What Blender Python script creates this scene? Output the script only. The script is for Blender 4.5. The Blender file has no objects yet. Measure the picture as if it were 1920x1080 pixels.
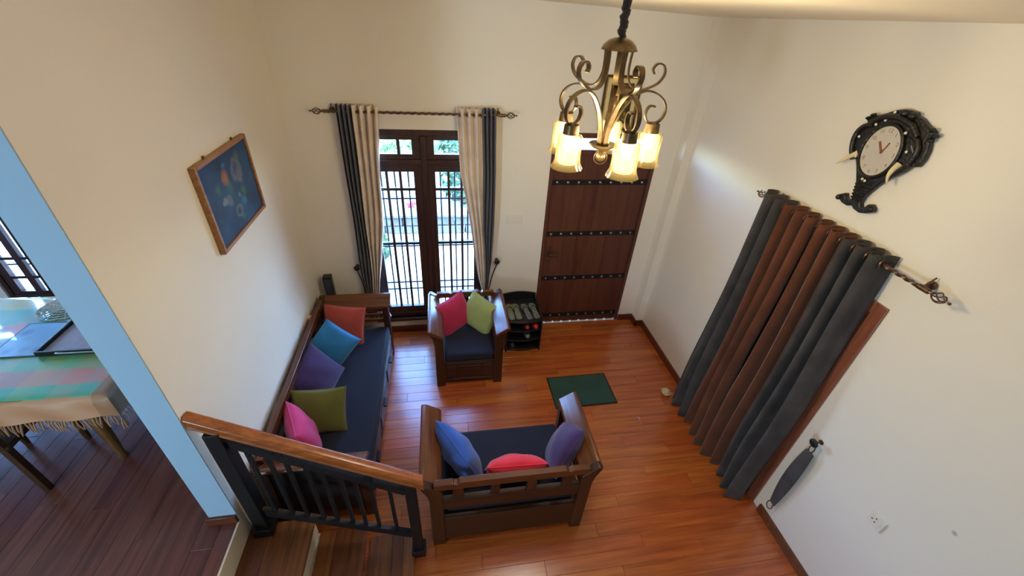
import bpy, math, random
from mathutils import Vector, Matrix
random.seed(7)
PI = math.pi
C = bpy.context.scene.collection
SC = bpy.context.scene

# ------------------------------------------------------------------ camera
cam = bpy.data.cameras.new('camera')
cam.lens = 36 * 776.77 / 1920
cam.sensor_width = 36
cam.clip_start = 0.02
camo = bpy.data.objects.new('camera', cam); C.objects.link(camo)
CAM_ROWS = ((0.987038, -0.150726, 0.055119), (-0.039866, -0.562949, -0.82553), (0.155458, 0.812632, -0.561661))
R = Matrix((CAM_ROWS[0], tuple(-a for a in CAM_ROWS[1]), tuple(-a for a in CAM_ROWS[2]))).transposed()
camo.matrix_world = Matrix.Translation((0, 0, 3.3)) @ R.to_4x4()
SC.camera = camo

# ------------------------------------------------------------------ world, sun, exposure
w = bpy.data.worlds.new('sky'); SC.world = w; w.use_nodes = True
nt = w.node_tree
sky = nt.nodes.new('ShaderNodeTexSky'); sky.sky_type = 'NISHITA'
sky.sun_disc = False; sky.sun_elevation = math.radians(70); sky.sun_rotation = math.radians(200); sky.dust_density = .3; sky.ozone_density = 3.0
bg = nt.nodes['Background']; bg.inputs['Strength'].default_value = 8.0
wb = nt.nodes.new('ShaderNodeVectorMath'); wb.operation = 'MULTIPLY'; wb.inputs[1].default_value = (.74, .96, 1.2)   # white balance between lamp and daylight
nt.links.new(sky.outputs[0], wb.inputs[0]); nt.links.new(wb.outputs[0], bg.inputs[0])
SUN = bpy.data.lights.new('sun', 'SUN'); SUN.energy = 6.0; SUN.angle = 0.01; SUN.color = (.88, .95, 1)
so = bpy.data.objects.new('sun', SUN); C.objects.link(so)
so.rotation_euler = (math.radians(17), 0, math.radians(20))

def area(name, loc, target, sx, sy, energy, color, portal=False):
    l = bpy.data.lights.new(name, 'AREA'); l.shape = 'RECTANGLE'; l.size = sx; l.size_y = sy
    l.energy = energy; l.color = color
    if portal: l.cycles.is_portal = True
    o = bpy.data.objects.new(name, l); C.objects.link(o); o.location = loc
    o.rotation_euler = (Vector(target) - Vector(loc)).to_track_quat('-Z', 'Y').to_euler()
    return o
area('dining_portal', (-5.0, 4.13, 1.6), (-5.0, 0, 1.6), 1.2, 1.9, 1, (1, 1, 1), True)
area('window_portal', (-.17, 4.13, 1.3), (-.17, 0, 1.3), 1.2, 2.1, 1, (1, 1, 1), True)
area('dining_portal', (-4.0, 4.13, 1.55), (-4.0, 0, 1.55), .42, 1.8, 1, (1, 1, 1), True)
area('rear_daylight_fill', (-3.55, -2.5, 1.85), (-1.9, 2.5, 1.5), 1.0, 1.0, 172, (.64, .87, 1.0))  # added cool fill standing in for daylight from behind; rear wall has no window
SC.view_settings.view_transform = 'Standard'; SC.view_settings.look = 'None'
SC.view_settings.exposure = 0.10; SC.view_settings.gamma = 1.0
SC.view_settings.use_curve_mapping = False
SC.cycles.use_denoising = True
SC.cycles.max_bounces = 8; SC.cycles.diffuse_bounces = 5; SC.cycles.glossy_bounces = 4
SC.cycles.transparent_max_bounces = 16; SC.cycles.sample_clamp_indirect = 6
SC.cycles.caustics_reflective = False; SC.cycles.caustics_refractive = False

# ------------------------------------------------------------------ materials
def lin(c):
    return tuple((x / 12.92 if x <= .04045 else ((x + .055) / 1.055) ** 2.4) for x in (v / 255 for v in c)) + (1,)

class NT:
    def __init__(s, m): s.t = m.node_tree; s.t.nodes.clear()
    def n(s, typ, ins=None, **kw):
        d = s.t.nodes.new(typ)
        for k, v in kw.items(): setattr(d, k, v)
        for k, v in (ins or {}).items():
            if hasattr(v, 'is_output'): s.t.links.new(v, d.inputs[k])
            else: d.inputs[k].default_value = v
        return d

def base(name):
    m = bpy.data.materials.new(name); m.use_nodes = True
    return m, NT(m)

def finish(g, color, rough=.5, metallic=0., bump=None, bstr=.2, **extra):
    p = g.n('ShaderNodeBsdfPrincipled', {'Base Color': color, 'Roughness': rough, 'Metallic': metallic})
    for k, v in extra.items(): p.inputs[k.replace('_', ' ')].default_value = v
    if bump is not None:
        b = g.n('ShaderNodeBump', {'Height': bump, 'Strength': bstr, 'Distance': .01})
        g.t.links.new(b.outputs[0], p.inputs['Normal'])
    o = g.n('ShaderNodeOutputMaterial', {'Surface': p.outputs[0]})
    return p

def ramp(g, fac, stops, interp='LINEAR'):
    r = g.n('ShaderNodeValToRGB', {'Fac': fac}); cr = r.color_ramp; cr.interpolation = interp
    while len(cr.elements) < len(stops): cr.elements.new(.5)
    for e, (p, c) in zip(cr.elements, stops): e.position = p; e.color = c
    return r.outputs[0]

def coords(g, scale=(1, 1, 1), rnd=False):
    tc = g.n('ShaderNodeTexCoord').outputs['Object']
    if rnd:
        oi = g.n('ShaderNodeObjectInfo').outputs['Random']
        ml = g.n('ShaderNodeMath', {0: oi, 1: 57.}, operation='MULTIPLY').outputs[0]
        cb = g.n('ShaderNodeCombineXYZ', {0: ml, 1: ml, 2: ml}).outputs[0]
        tc = g.n('ShaderNodeVectorMath', {0: tc, 1: cb}, operation='ADD').outputs[0]
    return g.n('ShaderNodeVectorMath', {0: tc, 1: scale}, operation='MULTIPLY').outputs[0]

def plain(name, c, rough=.5, metallic=0., var=.08, scale=20., bstr=.1, **ex):
    m, g = base(name); c = lin(c)
    nz = g.n('ShaderNodeTexNoise', {'Vector': coords(g), 'Scale': scale, 'Detail': 3.}).outputs[0]
    lo = tuple(x * (1 - var) for x in c[:3]) + (1,); hi = tuple(min(1, x * (1 + var)) for x in c[:3]) + (1,)
    finish(g, ramp(g, nz, [(.3, lo), (.7, hi)]), rough, metallic, nz, bstr, **ex)
    return m

def wood(name, dark, light, axis='X', rough=.35, rnd=.0, coat=0., fine=1.0, bstr=.06):
    m, g = base(name)
    s = {'X': (2.2, 38, 38), 'Y': (38, 2.2, 38), 'Z': (38, 38, 2.2)}[axis]
    s = tuple(a * fine for a in s)
    v = coords(g, s, True)
    n1 = g.n('ShaderNodeTexNoise', {'Vector': v, 'Scale': 1.0, 'Detail': 5., 'Roughness': .6, 'Distortion': .4}).outputs[0]
    col = ramp(g, n1, [(.25, lin(dark)), (.72, lin(light))])
    if rnd:
        oi = g.n('ShaderNodeObjectInfo').outputs['Random']
        val = g.n('ShaderNodeMapRange', {'Value': oi, 'To Min': 1 - rnd, 'To Max': 1 + rnd}).outputs[0]
        hs = g.n('ShaderNodeMapRange', {'Value': oi, 'To Min': .493, 'To Max': .506}).outputs[0]
        col = g.n('ShaderNodeHueSaturation', {'Hue': hs, 'Value': val, 'Color': col}).outputs[0]
    finish(g, col, rough, 0, n1, bstr, Coat_Weight=coat, Coat_Roughness=.22, Coat_IOR=1.5)
    return m

def fabric(name, c, var=.12, scale=260., bstr=.25, sheen=.25, c2=None, rough=.9):
    m, g = base(name); c = lin(c)
    v = coords(g)
    nz = g.n('ShaderNodeTexNoise', {'Vector': v, 'Scale': scale, 'Detail': 2.}).outputs[0]
    big = g.n('ShaderNodeTexNoise', {'Vector': v, 'Scale': 6., 'Detail': 2.}).outputs[0]
    mx = g.n('ShaderNodeMath', {0: nz, 1: big}, operation='ADD').outputs[0]
    hf = g.n('ShaderNodeMath', {0: mx, 1: .5}, operation='MULTIPLY').outputs[0]
    lo = tuple(x * (1 - var * 1.5) for x in c[:3]) + (1,); hi = tuple(min(1, x * (1 + var * 1.5)) for x in c[:3]) + (1,)
    finish(g, ramp(g, hf, [(.35, lo), (.65, hi)]), rough, 0, nz, bstr, Sheen_Weight=sheen, Sheen_Roughness=.5)
    return m

def schlick(g, f0=.05):
    fc = g.n('ShaderNodeLayerWeight', {'Blend': .5}).outputs['Facing']
    p5 = g.n('ShaderNodeMath', {0: fc, 1: 5.}, operation='POWER').outputs[0]
    return g.n('ShaderNodeMapRange', {'Value': p5, 'To Min': f0, 'To Max': .9}).outputs[0]

def glass(name, tint=(1, 1, 1), refl=.08):
    m, g = base(name)
    t = g.n('ShaderNodeBsdfTransparent', {'Color': tint + (1,)}).outputs[0]
    gl = g.n('ShaderNodeBsdfGlossy', {'Color': (1, 1, 1, 1), 'Roughness': .02}).outputs[0]
    fr = schlick(g)
    mx = g.n('ShaderNodeMixShader', {0: fr, 1: t, 2: gl}).outputs[0]
    g.n('ShaderNodeOutputMaterial', {'Surface': mx})
    return m

def emit(name, c, strength):
    m, g = base(name)
    e = g.n('ShaderNodeEmission', {'Color': c + (1,), 'Strength': strength}).outputs[0]
    g.n('ShaderNodeOutputMaterial', {'Surface': e})
    return m

def wall_paint(name, c, stain=None):
    m, g = base(name); cc = lin(c)
    v = coords(g)
    big = g.n('ShaderNodeTexNoise', {'Vector': v, 'Scale': 1.3, 'Detail': 3.}).outputs[0]
    fine = g.n('ShaderNodeTexNoise', {'Vector': v, 'Scale': 45., 'Detail': 4.}).outputs[0]
    col = ramp(g, big, [(.3, tuple(x * .97 for x in cc[:3]) + (1,)), (.7, cc)])
    if stain:
        p, rad = stain
        d = g.n('ShaderNodeVectorMath', {0: g.n('ShaderNodeTexCoord').outputs['Object'], 1: p}, operation='DISTANCE').outputs['Value']
        k = g.n('ShaderNodeMapRange', {'Value': d, 'From Min': rad * .4, 'From Max': rad, 'To Min': .55, 'To Max': 0.}).outputs[0]
        col = g.n('ShaderNodeMix', {0: k, 6: col, 7: lin((120, 112, 92))}, data_type='RGBA').outputs[2]
    finish(g, col, .75, 0, fine, .05)
    return m

def amber_glass():
    m, g = base('amber_lamp_glass')
    t = g.n('ShaderNodeBsdfTransparent', {'Color': (1, .93, .72, 1)}).outputs[0]
    tl = g.n('ShaderNodeBsdfTranslucent', {'Color': (1, .74, .28, 1)}).outputs[0]
    gl = g.n('ShaderNodeBsdfGlossy', {'Color': (1, .95, .8, 1), 'Roughness': .05}).outputs[0]
    fr = schlick(g)
    a = g.n('ShaderNodeMixShader', {0: .010, 1: t, 2: tl}).outputs[0]
    b = g.n('ShaderNodeMixShader', {0: fr, 1: a, 2: gl}).outputs[0]
    g.n('ShaderNodeOutputMaterial', {'Surface': b})
    return m
M = {}
M['wall'] = wall_paint('cream_wall_paint', (231, 225, 218))
M['wall_r'] = wall_paint('cream_wall_paint_marked', (231, 225, 218), ((2.45, .657, 1.252), .016))
M['pale_blue'] = wall_paint('pale_blue_wall_paint', (158, 192, 222))
M['ceiling'] = wall_paint('ceiling_paint', (238, 226, 208))
M['riser'] = wall_paint('riser_paint', (226, 214, 192))
M['plank'] = wood('orange_laminate', (134, 60, 22), (198, 106, 44), 'X', .25, .07, fine=.6, coat=1.0, bstr=.03)
M['plank_dark'] = wood('dark_red_laminate', (80, 40, 34), (132, 76, 62), 'Y', .30, .14, fine=.8, coat=.3, bstr=.03)
M['tread'] = wood('stair_tread_wood', (66, 35, 20), (134, 78, 40), 'Y', .34, .30, fine=.8, bstr=.03)
M['joint'] = plain('dark_joint', (52, 28, 16), .8)
M['skirting'] = wood('dark_skirting', (74, 34, 20), (112, 56, 32), 'X', .35, .05)
M['furn'] = wood('dark_stained_furniture', (30, 14, 8), (64, 33, 15), 'X', .42, .10, coat=.1)
M['furn_y'] = wood('dark_stained_furniture_y', (50, 23, 10), (118, 62, 25), 'Y', .30, .10, coat=.3)
M['furn_top'] = wood('highlight_top_rail', (50, 24, 11), (112, 60, 24), 'X', .32, .10, coat=.3)  # lighter copy of the furniture wood, highlight on the rail put into the colour
M['panel'] = plain('end_shade_colour', (17, 16, 20), .6, 0, .1)  # shade of the sofa's near end put into the colour
M['furn_z'] = wood('dark_stained_furniture_z', (32, 15, 8), (70, 36, 16), 'Z', .40, .10, coat=.1)
M['rail'] = wood('handrail_wood', (116, 56, 22), (176, 98, 44), 'X', .25, .0, coat=.4)
M['doorwood'] = wood('front_door_wood', (66, 34, 26), (100, 56, 42), 'Z', .42, .04, fine=.5)
M['frame'] = wood('window_frame_wood', (42, 24, 20), (72, 44, 36), 'Z', .38, .08)
M['redwood'] = wood('red_side_door_wood', (108, 58, 42), (150, 92, 72), 'Z', .3, .05, coat=.3)
M['iron'] = plain('black_iron', (24, 25, 30), .45, .3, .2, 30, .1)
M['strap'] = plain('door_strap_iron', (30, 30, 34), .5, .4, .25, 30, .2)
M['rivet'] = plain('rivet_metal', (150, 146, 140), .3, .9)
M['bronze'] = plain('antique_bronze', (96, 78, 62), .35, .75, .35, 40, .1)
M['brass'] = plain('lamp_bronze', (88, 70, 46), .38, .65, .35, 40, .1)
M['rodmetal'] = plain('curtain_rod_metal', (98, 74, 62), .35, .6, .3, 40, .1)
M['navy'] = fabric('navy_seat_cloth', (17, 21, 38), sheen=0.)
M['grey_l'] = fabric('blue_grey_curtain', (94, 96, 112), sheen=.1)
M['beige'] = fabric('beige_curtain', (228, 214, 204), sheen=.3)
M['grey_r'] = fabric('charcoal_curtain', (66, 62, 64), .3, sheen=.05)
M['rust'] = fabric('rust_velvet_curtain', (96, 50, 28), .2, sheen=.15)
M['black'] = plain('black_plastic', (20, 21, 23), .4)
M['chain'] = fabric('black_chain_sleeve', (22, 19, 17))
M['white'] = plain('white_plastic', (224, 220, 212), .35, 0, .02)
M['cream'] = plain('cream_plastic', (214, 198, 160), .45, 0, .06)
M['pane'] = glass('window_glass')
M['amber'] = amber_glass()
def frosted():
    m, g = base('lit_frosted_glass')
    t = g.n('ShaderNodeBsdfTransparent', {'Color': (1, 1, 1, 1)}).outputs[0]
    e = g.n('ShaderNodeEmission', {'Color': (1, .86, .50, 1), 'Strength': 2.5}).outputs[0]
    g.n('ShaderNodeOutputMaterial', {'Surface': g.n('ShaderNodeMixShader', {0: .5, 1: t, 2: e}).outputs[0]})
    return m
M['bulb'] = frosted()
M['green'] = fabric('green_mat', (28, 66, 56), .2)
M['rubber'] = plain('black_rubber', (22, 22, 22), .7)
M['chairwood'] = wood('dining_chair_wood', (38, 24, 14), (74, 48, 26), 'Z', .35, .1)
M['table'] = wood('dining_table_wood', (66, 42, 20), (128, 88, 44), 'Z', .35, .1)

# ------------------------------------------------------------------ mesh helpers
class MB:
    def __init__(s): s.v = []; s.f = []
    def add(s, v, f):
        k = len(s.v); s.v += [tuple(p) for p in v]; s.f += [tuple(i + k for i in q) for q in f]; return s
    def box(s, x0, x1, y0, y1, z0, z1):
        v = [(x, y, z) for z in (z0, z1) for y in (y0, y1) for x in (x0, x1)]
        return s.add(v, [(0, 2, 3, 1), (4, 5, 7, 6), (0, 1, 5, 4), (2, 6, 7, 3), (0, 4, 6, 2), (1, 3, 7, 5)])
    def bar(s, p, q, w, h, up=(0, 0, 1)):
        p = Vector(p); q = Vector(q); d = (q - p).normalized(); up = Vector(up)
        a = d.cross(up).normalized() * (w / 2); b = a.cross(d).normalized() * (h / 2)
        v = [p - a - b, p + a - b, p + a + b, p - a + b, q - a - b, q + a - b, q + a + b, q - a + b]
        return s.add(v, [(0, 1, 2, 3), (7, 6, 5, 4), (0, 4, 5, 1), (1, 5, 6, 2), (2, 6, 7, 3), (3, 7, 4, 0)])
    def tube(s, pts, r, n=8, flat=1.0):
        pts = [Vector(p) for p in pts]; m = len(pts); rr = r if isinstance(r, (list, tuple)) else [r] * m
        t0 = (pts[1] - pts[0]).normalized()
        a = t0.orthogonal().normalized(); v = []
        for i, p in enumerate(pts):
            t = (pts[min(i + 1, m - 1)] - pts[max(i - 1, 0)]).normalized()
            a = (a - t * a.dot(t)).normalized(); b = t.cross(a)
            for k in range(n):
                c = 2 * PI * k / n; v.append(p + (a * math.cos(c) + b * math.sin(c) * flat) * rr[i])
        f = [(i * n + k, i * n + (k + 1) % n, (i + 1) * n + (k + 1) % n, (i + 1) * n + k) for i in range(m - 1) for k in range(n)]
        f += [tuple(range(n - 1, -1, -1)), tuple((m - 1) * n + k for k in range(n))]
        return s.add(v, f)
    def ribbon(s, pts, side, w, t):
        """flat bar: points, constant side vector (width direction), width, thickness"""
        pts = [Vector(p) for p in pts]; m = len(pts); sd = Vector(side).normalized() * (w / 2); v = []
        for i, p in enumerate(pts):
            d = (pts[min(i + 1, m - 1)] - pts[max(i - 1, 0)]).normalized(); nn = d.cross(sd).normalized() * (t / 2)
            v += [p - sd - nn, p + sd - nn, p + sd + nn, p - sd + nn]
        f = [(i * 4 + k, i * 4 + (k + 1) % 4, (i + 1) * 4 + (k + 1) % 4, (i + 1) * 4 + k) for i in range(m - 1) for k in range(4)]
        f += [(3, 2, 1, 0), tuple((m - 1) * 4 + k for k in range(4))]
        return s.add(v, f)
    def lathe(s, prof, n=20, mat=None, cap=True):
        v = []; m = len(prof)
        for r, z in prof:
            for k in range(n):
                c = 2 * PI * k / n; p = Vector((r * math.cos(c), r * math.sin(c), z)); v.append(mat @ p if mat else p)
        f = [(i * n + k, i * n + (k + 1) % n, (i + 1) * n + (k + 1) % n, (i + 1) * n + k) for i in range(m - 1) for k in range(n)]
        if cap:
            f += [tuple(range(n - 1, -1, -1)), tuple((m - 1) * n + k for k in range(n))]
        return s.add(v, f)
    def prism(s, poly, fn, d0, d1):
        n = len(poly)
        v = [fn(a, b, d0) for a, b in poly] + [fn(a, b, d1) for a, b in poly]
        f = [tuple(range(n - 1, -1, -1)), tuple(range(n, 2 * n))] + [(i, (i + 1) % n, n + (i + 1) % n, n + i) for i in range(n)]
        return s.add(v, f)
    def ball(s, c, r, n=12, sq=(1, 1, 1)):
        c = Vector(c); v = []; m = max(4, n // 2)
        for i in range(m + 1):
            th = PI * i / m
            for k in range(n):
                ph = 2 * PI * k / n
                v.append((c.x + r * sq[0] * math.sin(th) * math.cos(ph), c.y + r * sq[1] * math.sin(th) * math.sin(ph), c.z + r * sq[2] * math.cos(th)))
        f = [(i * n + k, (i + 1) * n + k, (i + 1) * n + (k + 1) % n, i * n + (k + 1) % n) for i in range(m) for k in range(n)]
        return s.add(v, f)
    def grid(s, fn, nu, nv):
        v = [fn(i / nu, j / nv) for j in range(nv + 1) for i in range(nu + 1)]
        f = [(j * (nu + 1) + i, j * (nu + 1) + i + 1, (j + 1) * (nu + 1) + i + 1, (j + 1) * (nu + 1) + i) for j in range(nv) for i in range(nu)]
        return s.add(v, f)

def obj(name, mb, mat, parent=None, smooth=40, bevel=0., seg=2, solid=0., loc=None):
    me = bpy.data.meshes.new(name); me.from_pydata(mb.v, [], mb.f); me.materials.append(mat); me.update()
    if smooth:
        me.polygons.foreach_set('use_smooth', [True] * len(me.polygons))
        me.set_sharp_from_angle(angle=math.radians(smooth))
    o = bpy.data.objects.new(name, me); C.objects.link(o)
    if parent: o.parent = parent
    if loc: o.location = loc
    if solid:
        md = o.modifiers.new('thickness', 'SOLIDIFY'); md.thickness = solid; md.offset = 0
    if bevel:
        md = o.modifiers.new('edge', 'BEVEL'); md.width = bevel; md.segments = seg; md.limit_method = 'ANGLE'
        md.harden_normals = False
    return o

def thing(name, label, cat, loc=(0, 0, 0), rotz=0., group=None):
    o = bpy.data.objects.new(name, None); C.objects.link(o); o.empty_display_size = .1
    o.location = loc; o.rotation_euler = (0, 0, rotz); o['label'] = label; o['category'] = cat
    if group: o['group'] = group
    return o

def tag(o, label, cat, group=None):
    o['label'] = label; o['category'] = cat
    if group: o['group'] = group
    return o

def struct(name, mb, mat, **k):
    o = obj(name, mb, mat, None, **k); o['kind'] = 'structure'; return o

def sroot(name, loc=(0, 0, 0)):
    o = bpy.data.objects.new(name, None); C.objects.link(o); o.location = loc; o['kind'] = 'structure'; return o

def dup(root, loc, rot, label=None):
    r = root.copy(); C.objects.link(r); r.location = loc; r.rotation_euler = rot
    if label: r['label'] = label
    for ch in list(root.children):
        c = ch.copy(); C.objects.link(c); c.parent = r
        for g in list(ch.children):
            d = g.copy(); C.objects.link(d); d.parent = c
    return r

def spline(pts, k=6):
    pts = [Vector(p) for p in pts]; out = []
    for i in range(len(pts) - 1):
        a = pts[max(i - 1, 0)]; b = pts[i]; c = pts[i + 1]; d = pts[min(i + 2, len(pts) - 1)]
        for j in range(k):
            t = j / k
            out.append(.5 * ((2 * b) + (c - a) * t + (2 * a - 5 * b + 4 * c - d) * t * t + (3 * b - a - 3 * c + d) * t ** 3))
    out.append(pts[-1]); return out

def lerp_tab(tab, z):
    """tab sorted by descending z: (z, value)"""
    if z >= tab[0][0]: return tab[0][1]
    for (z0, a), (z1, b) in zip(tab, tab[1:]):
        if z >= z1:
            t = (z0 - z) / (z0 - z1); return a + (b - a) * t
    return tab[-1][1]

# ------------------------------------------------------------------ room shell
XL, XR, YF = -1.33, 2.45, 3.96
ZD = .56                                # level of the dining floor
def wall_holes(plane, lo, hi, thick, a0, a1, z0, z1, holes):
    """wall of boxes around rectangular openings; plane 'y' or 'x', a = the other axis"""
    mb = MB(); xs = sorted({a0, a1, *[h[0] for h in holes], *[h[1] for h in holes]}); zs = sorted({z0, z1, *[h[2] for h in holes], *[h[3] for h in holes]})
    for i in range(len(xs) - 1):
        for j in range(len(zs) - 1):
            cx = (xs[i] + xs[i + 1]) / 2; cz = (zs[j] + zs[j + 1]) / 2
            if any(h[0] < cx < h[1] and h[2] < cz < h[3] for h in holes): continue
            if plane == 'y': mb.box(xs[i], xs[i + 1], lo, hi, zs[j], zs[j + 1])
            else: mb.box(lo, hi, xs[i], xs[i + 1], zs[j], zs[j + 1])
    return mb
W1 = (-.79, .45, .21, 2.335)            # front window
D1 = (1.06, 2.17, 0, 2.335)             # front door
W2 = (-4.21, -3.80, .66, 2.45); W3 = (-5.62, -4.40, .66, 2.60)           # dining window, then an unseen one added for more light
struct('wall_front', wall_holes('y', YF, YF + .16, .16, -5.7, 2.6, -.1, 3.75, [W1, D1, W2, W3]), M['wall'], smooth=0)
struct('wall_right', wall_holes('x', XR, XR + .16, .16, -2.7, YF, -.1, 3.75, [(1.50, 2.52, 0, 2.01)]), M['wall_r'], smooth=0)
wl = struct('wall_left', MB().box(XL - .15, XL, 1.547, YF, -.1, 3.75), M['wall'], smooth=0)
obj('end_face', MB().box(XL - .155, XL - .002, 1.542, 1.548, ZD, 3.7), M['pale_blue'], wl, smooth=0)
obj('dining_face', MB().box(XL - .158, XL - .15, 1.543, YF, ZD, 3.7), M['pale_blue'], wl, smooth=0)
struct('wall_dining', MB().box(-5.86, -5.7, -2.7, YF + .16, -.1, 3.8), M['pale_blue'], smooth=0)
struct('wall_rear', wall_holes('y', -2.7, -2.55, .15, -5.7, 2.45, -.1, 3.8, []), M['wall'], smooth=0)
# corner pilaster beside the door
struct('trim_1', MB().box(2.365, XR, 3.82, YF, 0, 3.6), M['wall'], smooth=0)
def ceil_z(x, y): return 3.318 + .02 * (2.45 - x) + .0177 * (3.96 - y)
cb = MB(); cs = [(-5.86, -2.7), (2.61, -2.7), (2.61, 4.12), (-5.86, 4.12)]
cb.add([(x, y, ceil_z(x, y)) for x, y in cs] + [(x, y, ceil_z(x, y) + .5) for x, y in cs],
       [(0, 3, 2, 1), (4, 5, 6, 7), (0, 1, 5, 4), (1, 2, 6, 5), (2, 3, 7, 6), (3, 0, 4, 7)])
struct('ceiling', cb, M['ceiling'], smooth=0)

# floors of separate boards
_pm = {}
def plank_mesh(l, wd, th, mat, along):
    key = (round(l, 3), round(wd, 3), mat.name, along)
    if key in _pm: return _pm[key]
    a, b = (l / 2, wd / 2) if along == 'x' else (wd / 2, l / 2); e = .0016
    v = [(sx * a, sy * b, -th) for sx, sy in ((-1, -1), (1, -1), (1, 1), (-1, 1))] + [(sx * a, sy * b, -.0014) for sx, sy in ((-1, -1), (1, -1), (1, 1), (-1, 1))] + [(sx * (a - e), sy * (b - e), 0) for sx, sy in ((-1, -1), (1, -1), (1, 1), (-1, 1))]
    f = [(8, 9, 10, 11)] + [(i, (i + 1) % 4, 4 + (i + 1) % 4, 4 + i) for i in range(4)] + [(4 + i, 4 + (i + 1) % 4, 8 + (i + 1) % 4, 8 + i) for i in range(4)]
    me = bpy.data.meshes.new('plank'); me.from_pydata(v, [], f); me.materials.append(mat); me.update(); _pm[key] = me
    return me
def boards(parent, x0, x1, y0, y1, z, wd, ln, mat, along, seed):
    rr = random.Random(seed); u0, u1, v0, v1 = (x0, x1, y0, y1) if along == 'x' else (y0, y1, x0, x1)
    v = v0; row = 0
    while v < v1 - .005:
        w1 = min(wd, v1 - v); u = u0 - ((row * .37 + rr.uniform(0, .12)) % 1.0) * ln
        while u < u1 - .005:
            a, b = max(u, u0), min(u + ln, u1)
            if b - a > .02:
                o = bpy.data.objects.new('plank', plank_mesh(b - a - .0012, w1 - .0008, .012, mat, along)); C.objects.link(o)
                o.parent = parent
                cu, cv = (a + b) / 2, v + w1 / 2
                o.location = (cu, cv, z) if along == 'x' else (cv, cu, z)
            u += ln
        v += w1; row += 1
fl = struct('floor', MB().box(XL, XR, -2.55, YF, -.1, -.012), M['joint'], smooth=0)
boards(fl, XL, XR, -.60, YF, 0, .105, 1.22, M['plank'], 'x', 1)
fd = struct('floor', MB().box(-5.7, XL - .012, -2.55, YF, -.1, ZD - .012), M['joint'], smooth=0)
boards(fd, -3.5, XL - .012, .60, YF, ZD, .115, 1.22, M['plank_dark'], 'y', 2)
boards(fd, -5.7, -3.5, .60, YF, ZD, .44, 1.22, M['plank_dark'], 'y', 3)

# skirting boards
def skirt(name, x0, x1, y0, y1, h=.085, z=0): return struct(name, MB().box(x0, x1, y0, y1, z, z + h), M['skirting'], bevel=.003)
skirt('baseboard_front', XL, 1.055, YF - .018, YF)
b2 = MB().box(2.172, 2.365, YF - .018, YF, 0, .085).box(2.347, 2.365, 3.802, YF, 0, .085).box(2.347, XR, 3.802, 3.82, 0, .085)
struct('baseboard_corner', b2, M['skirting'], bevel=.003)
skirt('baseboard_right', XR - .018, XR, 2.60, 3.802)
skirt('baseboard_right', XR - .018, XR, -2.5, 1.44)
skirt('baseboard_left', XL, XL + .018, 1.56, YF - .018)
skirt('baseboard_pier', XL - .172, XL - .004, 1.524, 1.541, .07, ZD)

# stairs from the dining floor down to the living room floor
st = thing('staircase', 'short flight of three wide wooden steps down from the dining floor, with cream risers', 'stairs', (0, 0, 0))
Y0, Y1 = -.6, 1.60
T = [(XL, -.935, .378), (-.935, -.62, .19), (-.62, -.302, .028)]
obj('riser', MB().box(XL - .012, XL, Y0, 1.546, .378, ZD - .001), M['riser'], st, smooth=0)
obj('riser', MB().box(-.965, -.953, Y0, Y1, .19, .356), M['riser'], st, smooth=0)
obj('riser', MB().box(-.665, -.653, Y0, Y1, .028, .168), M['riser'], st, smooth=0)
obj('stringer', MB().box(XL, -.965, Y1 - .02, Y1, 0, .356).box(-.965, -.655, Y1 - .02, Y1, 0, .168), M['riser'], st, smooth=0)
obj('step_core', MB().box(XL, -.966, Y0, Y1 - .021, 0, .35).box(-.966, -.666, Y0, Y1 - .021, 0, .165), M['riser'], st, smooth=0)
for i, (a, b, z) in enumerate(T):
    t = obj('tread', MB().box(a, b - .002, Y0, Y1 + .004, z - .024, z - .012), M['joint'], st, smooth=0)
    n = 3 if i < 2 else 4; wd = (b - a) / n
    for k in range(n):
        o = bpy.data.objects.new('plank', plank_mesh(Y1 - Y0, wd - .0008, .012, M['tread'], 'y')); C.objects.link(o); o.parent = t
        o.location = (a + (k + .5) * wd, (Y0 + Y1) / 2, z)

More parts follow.
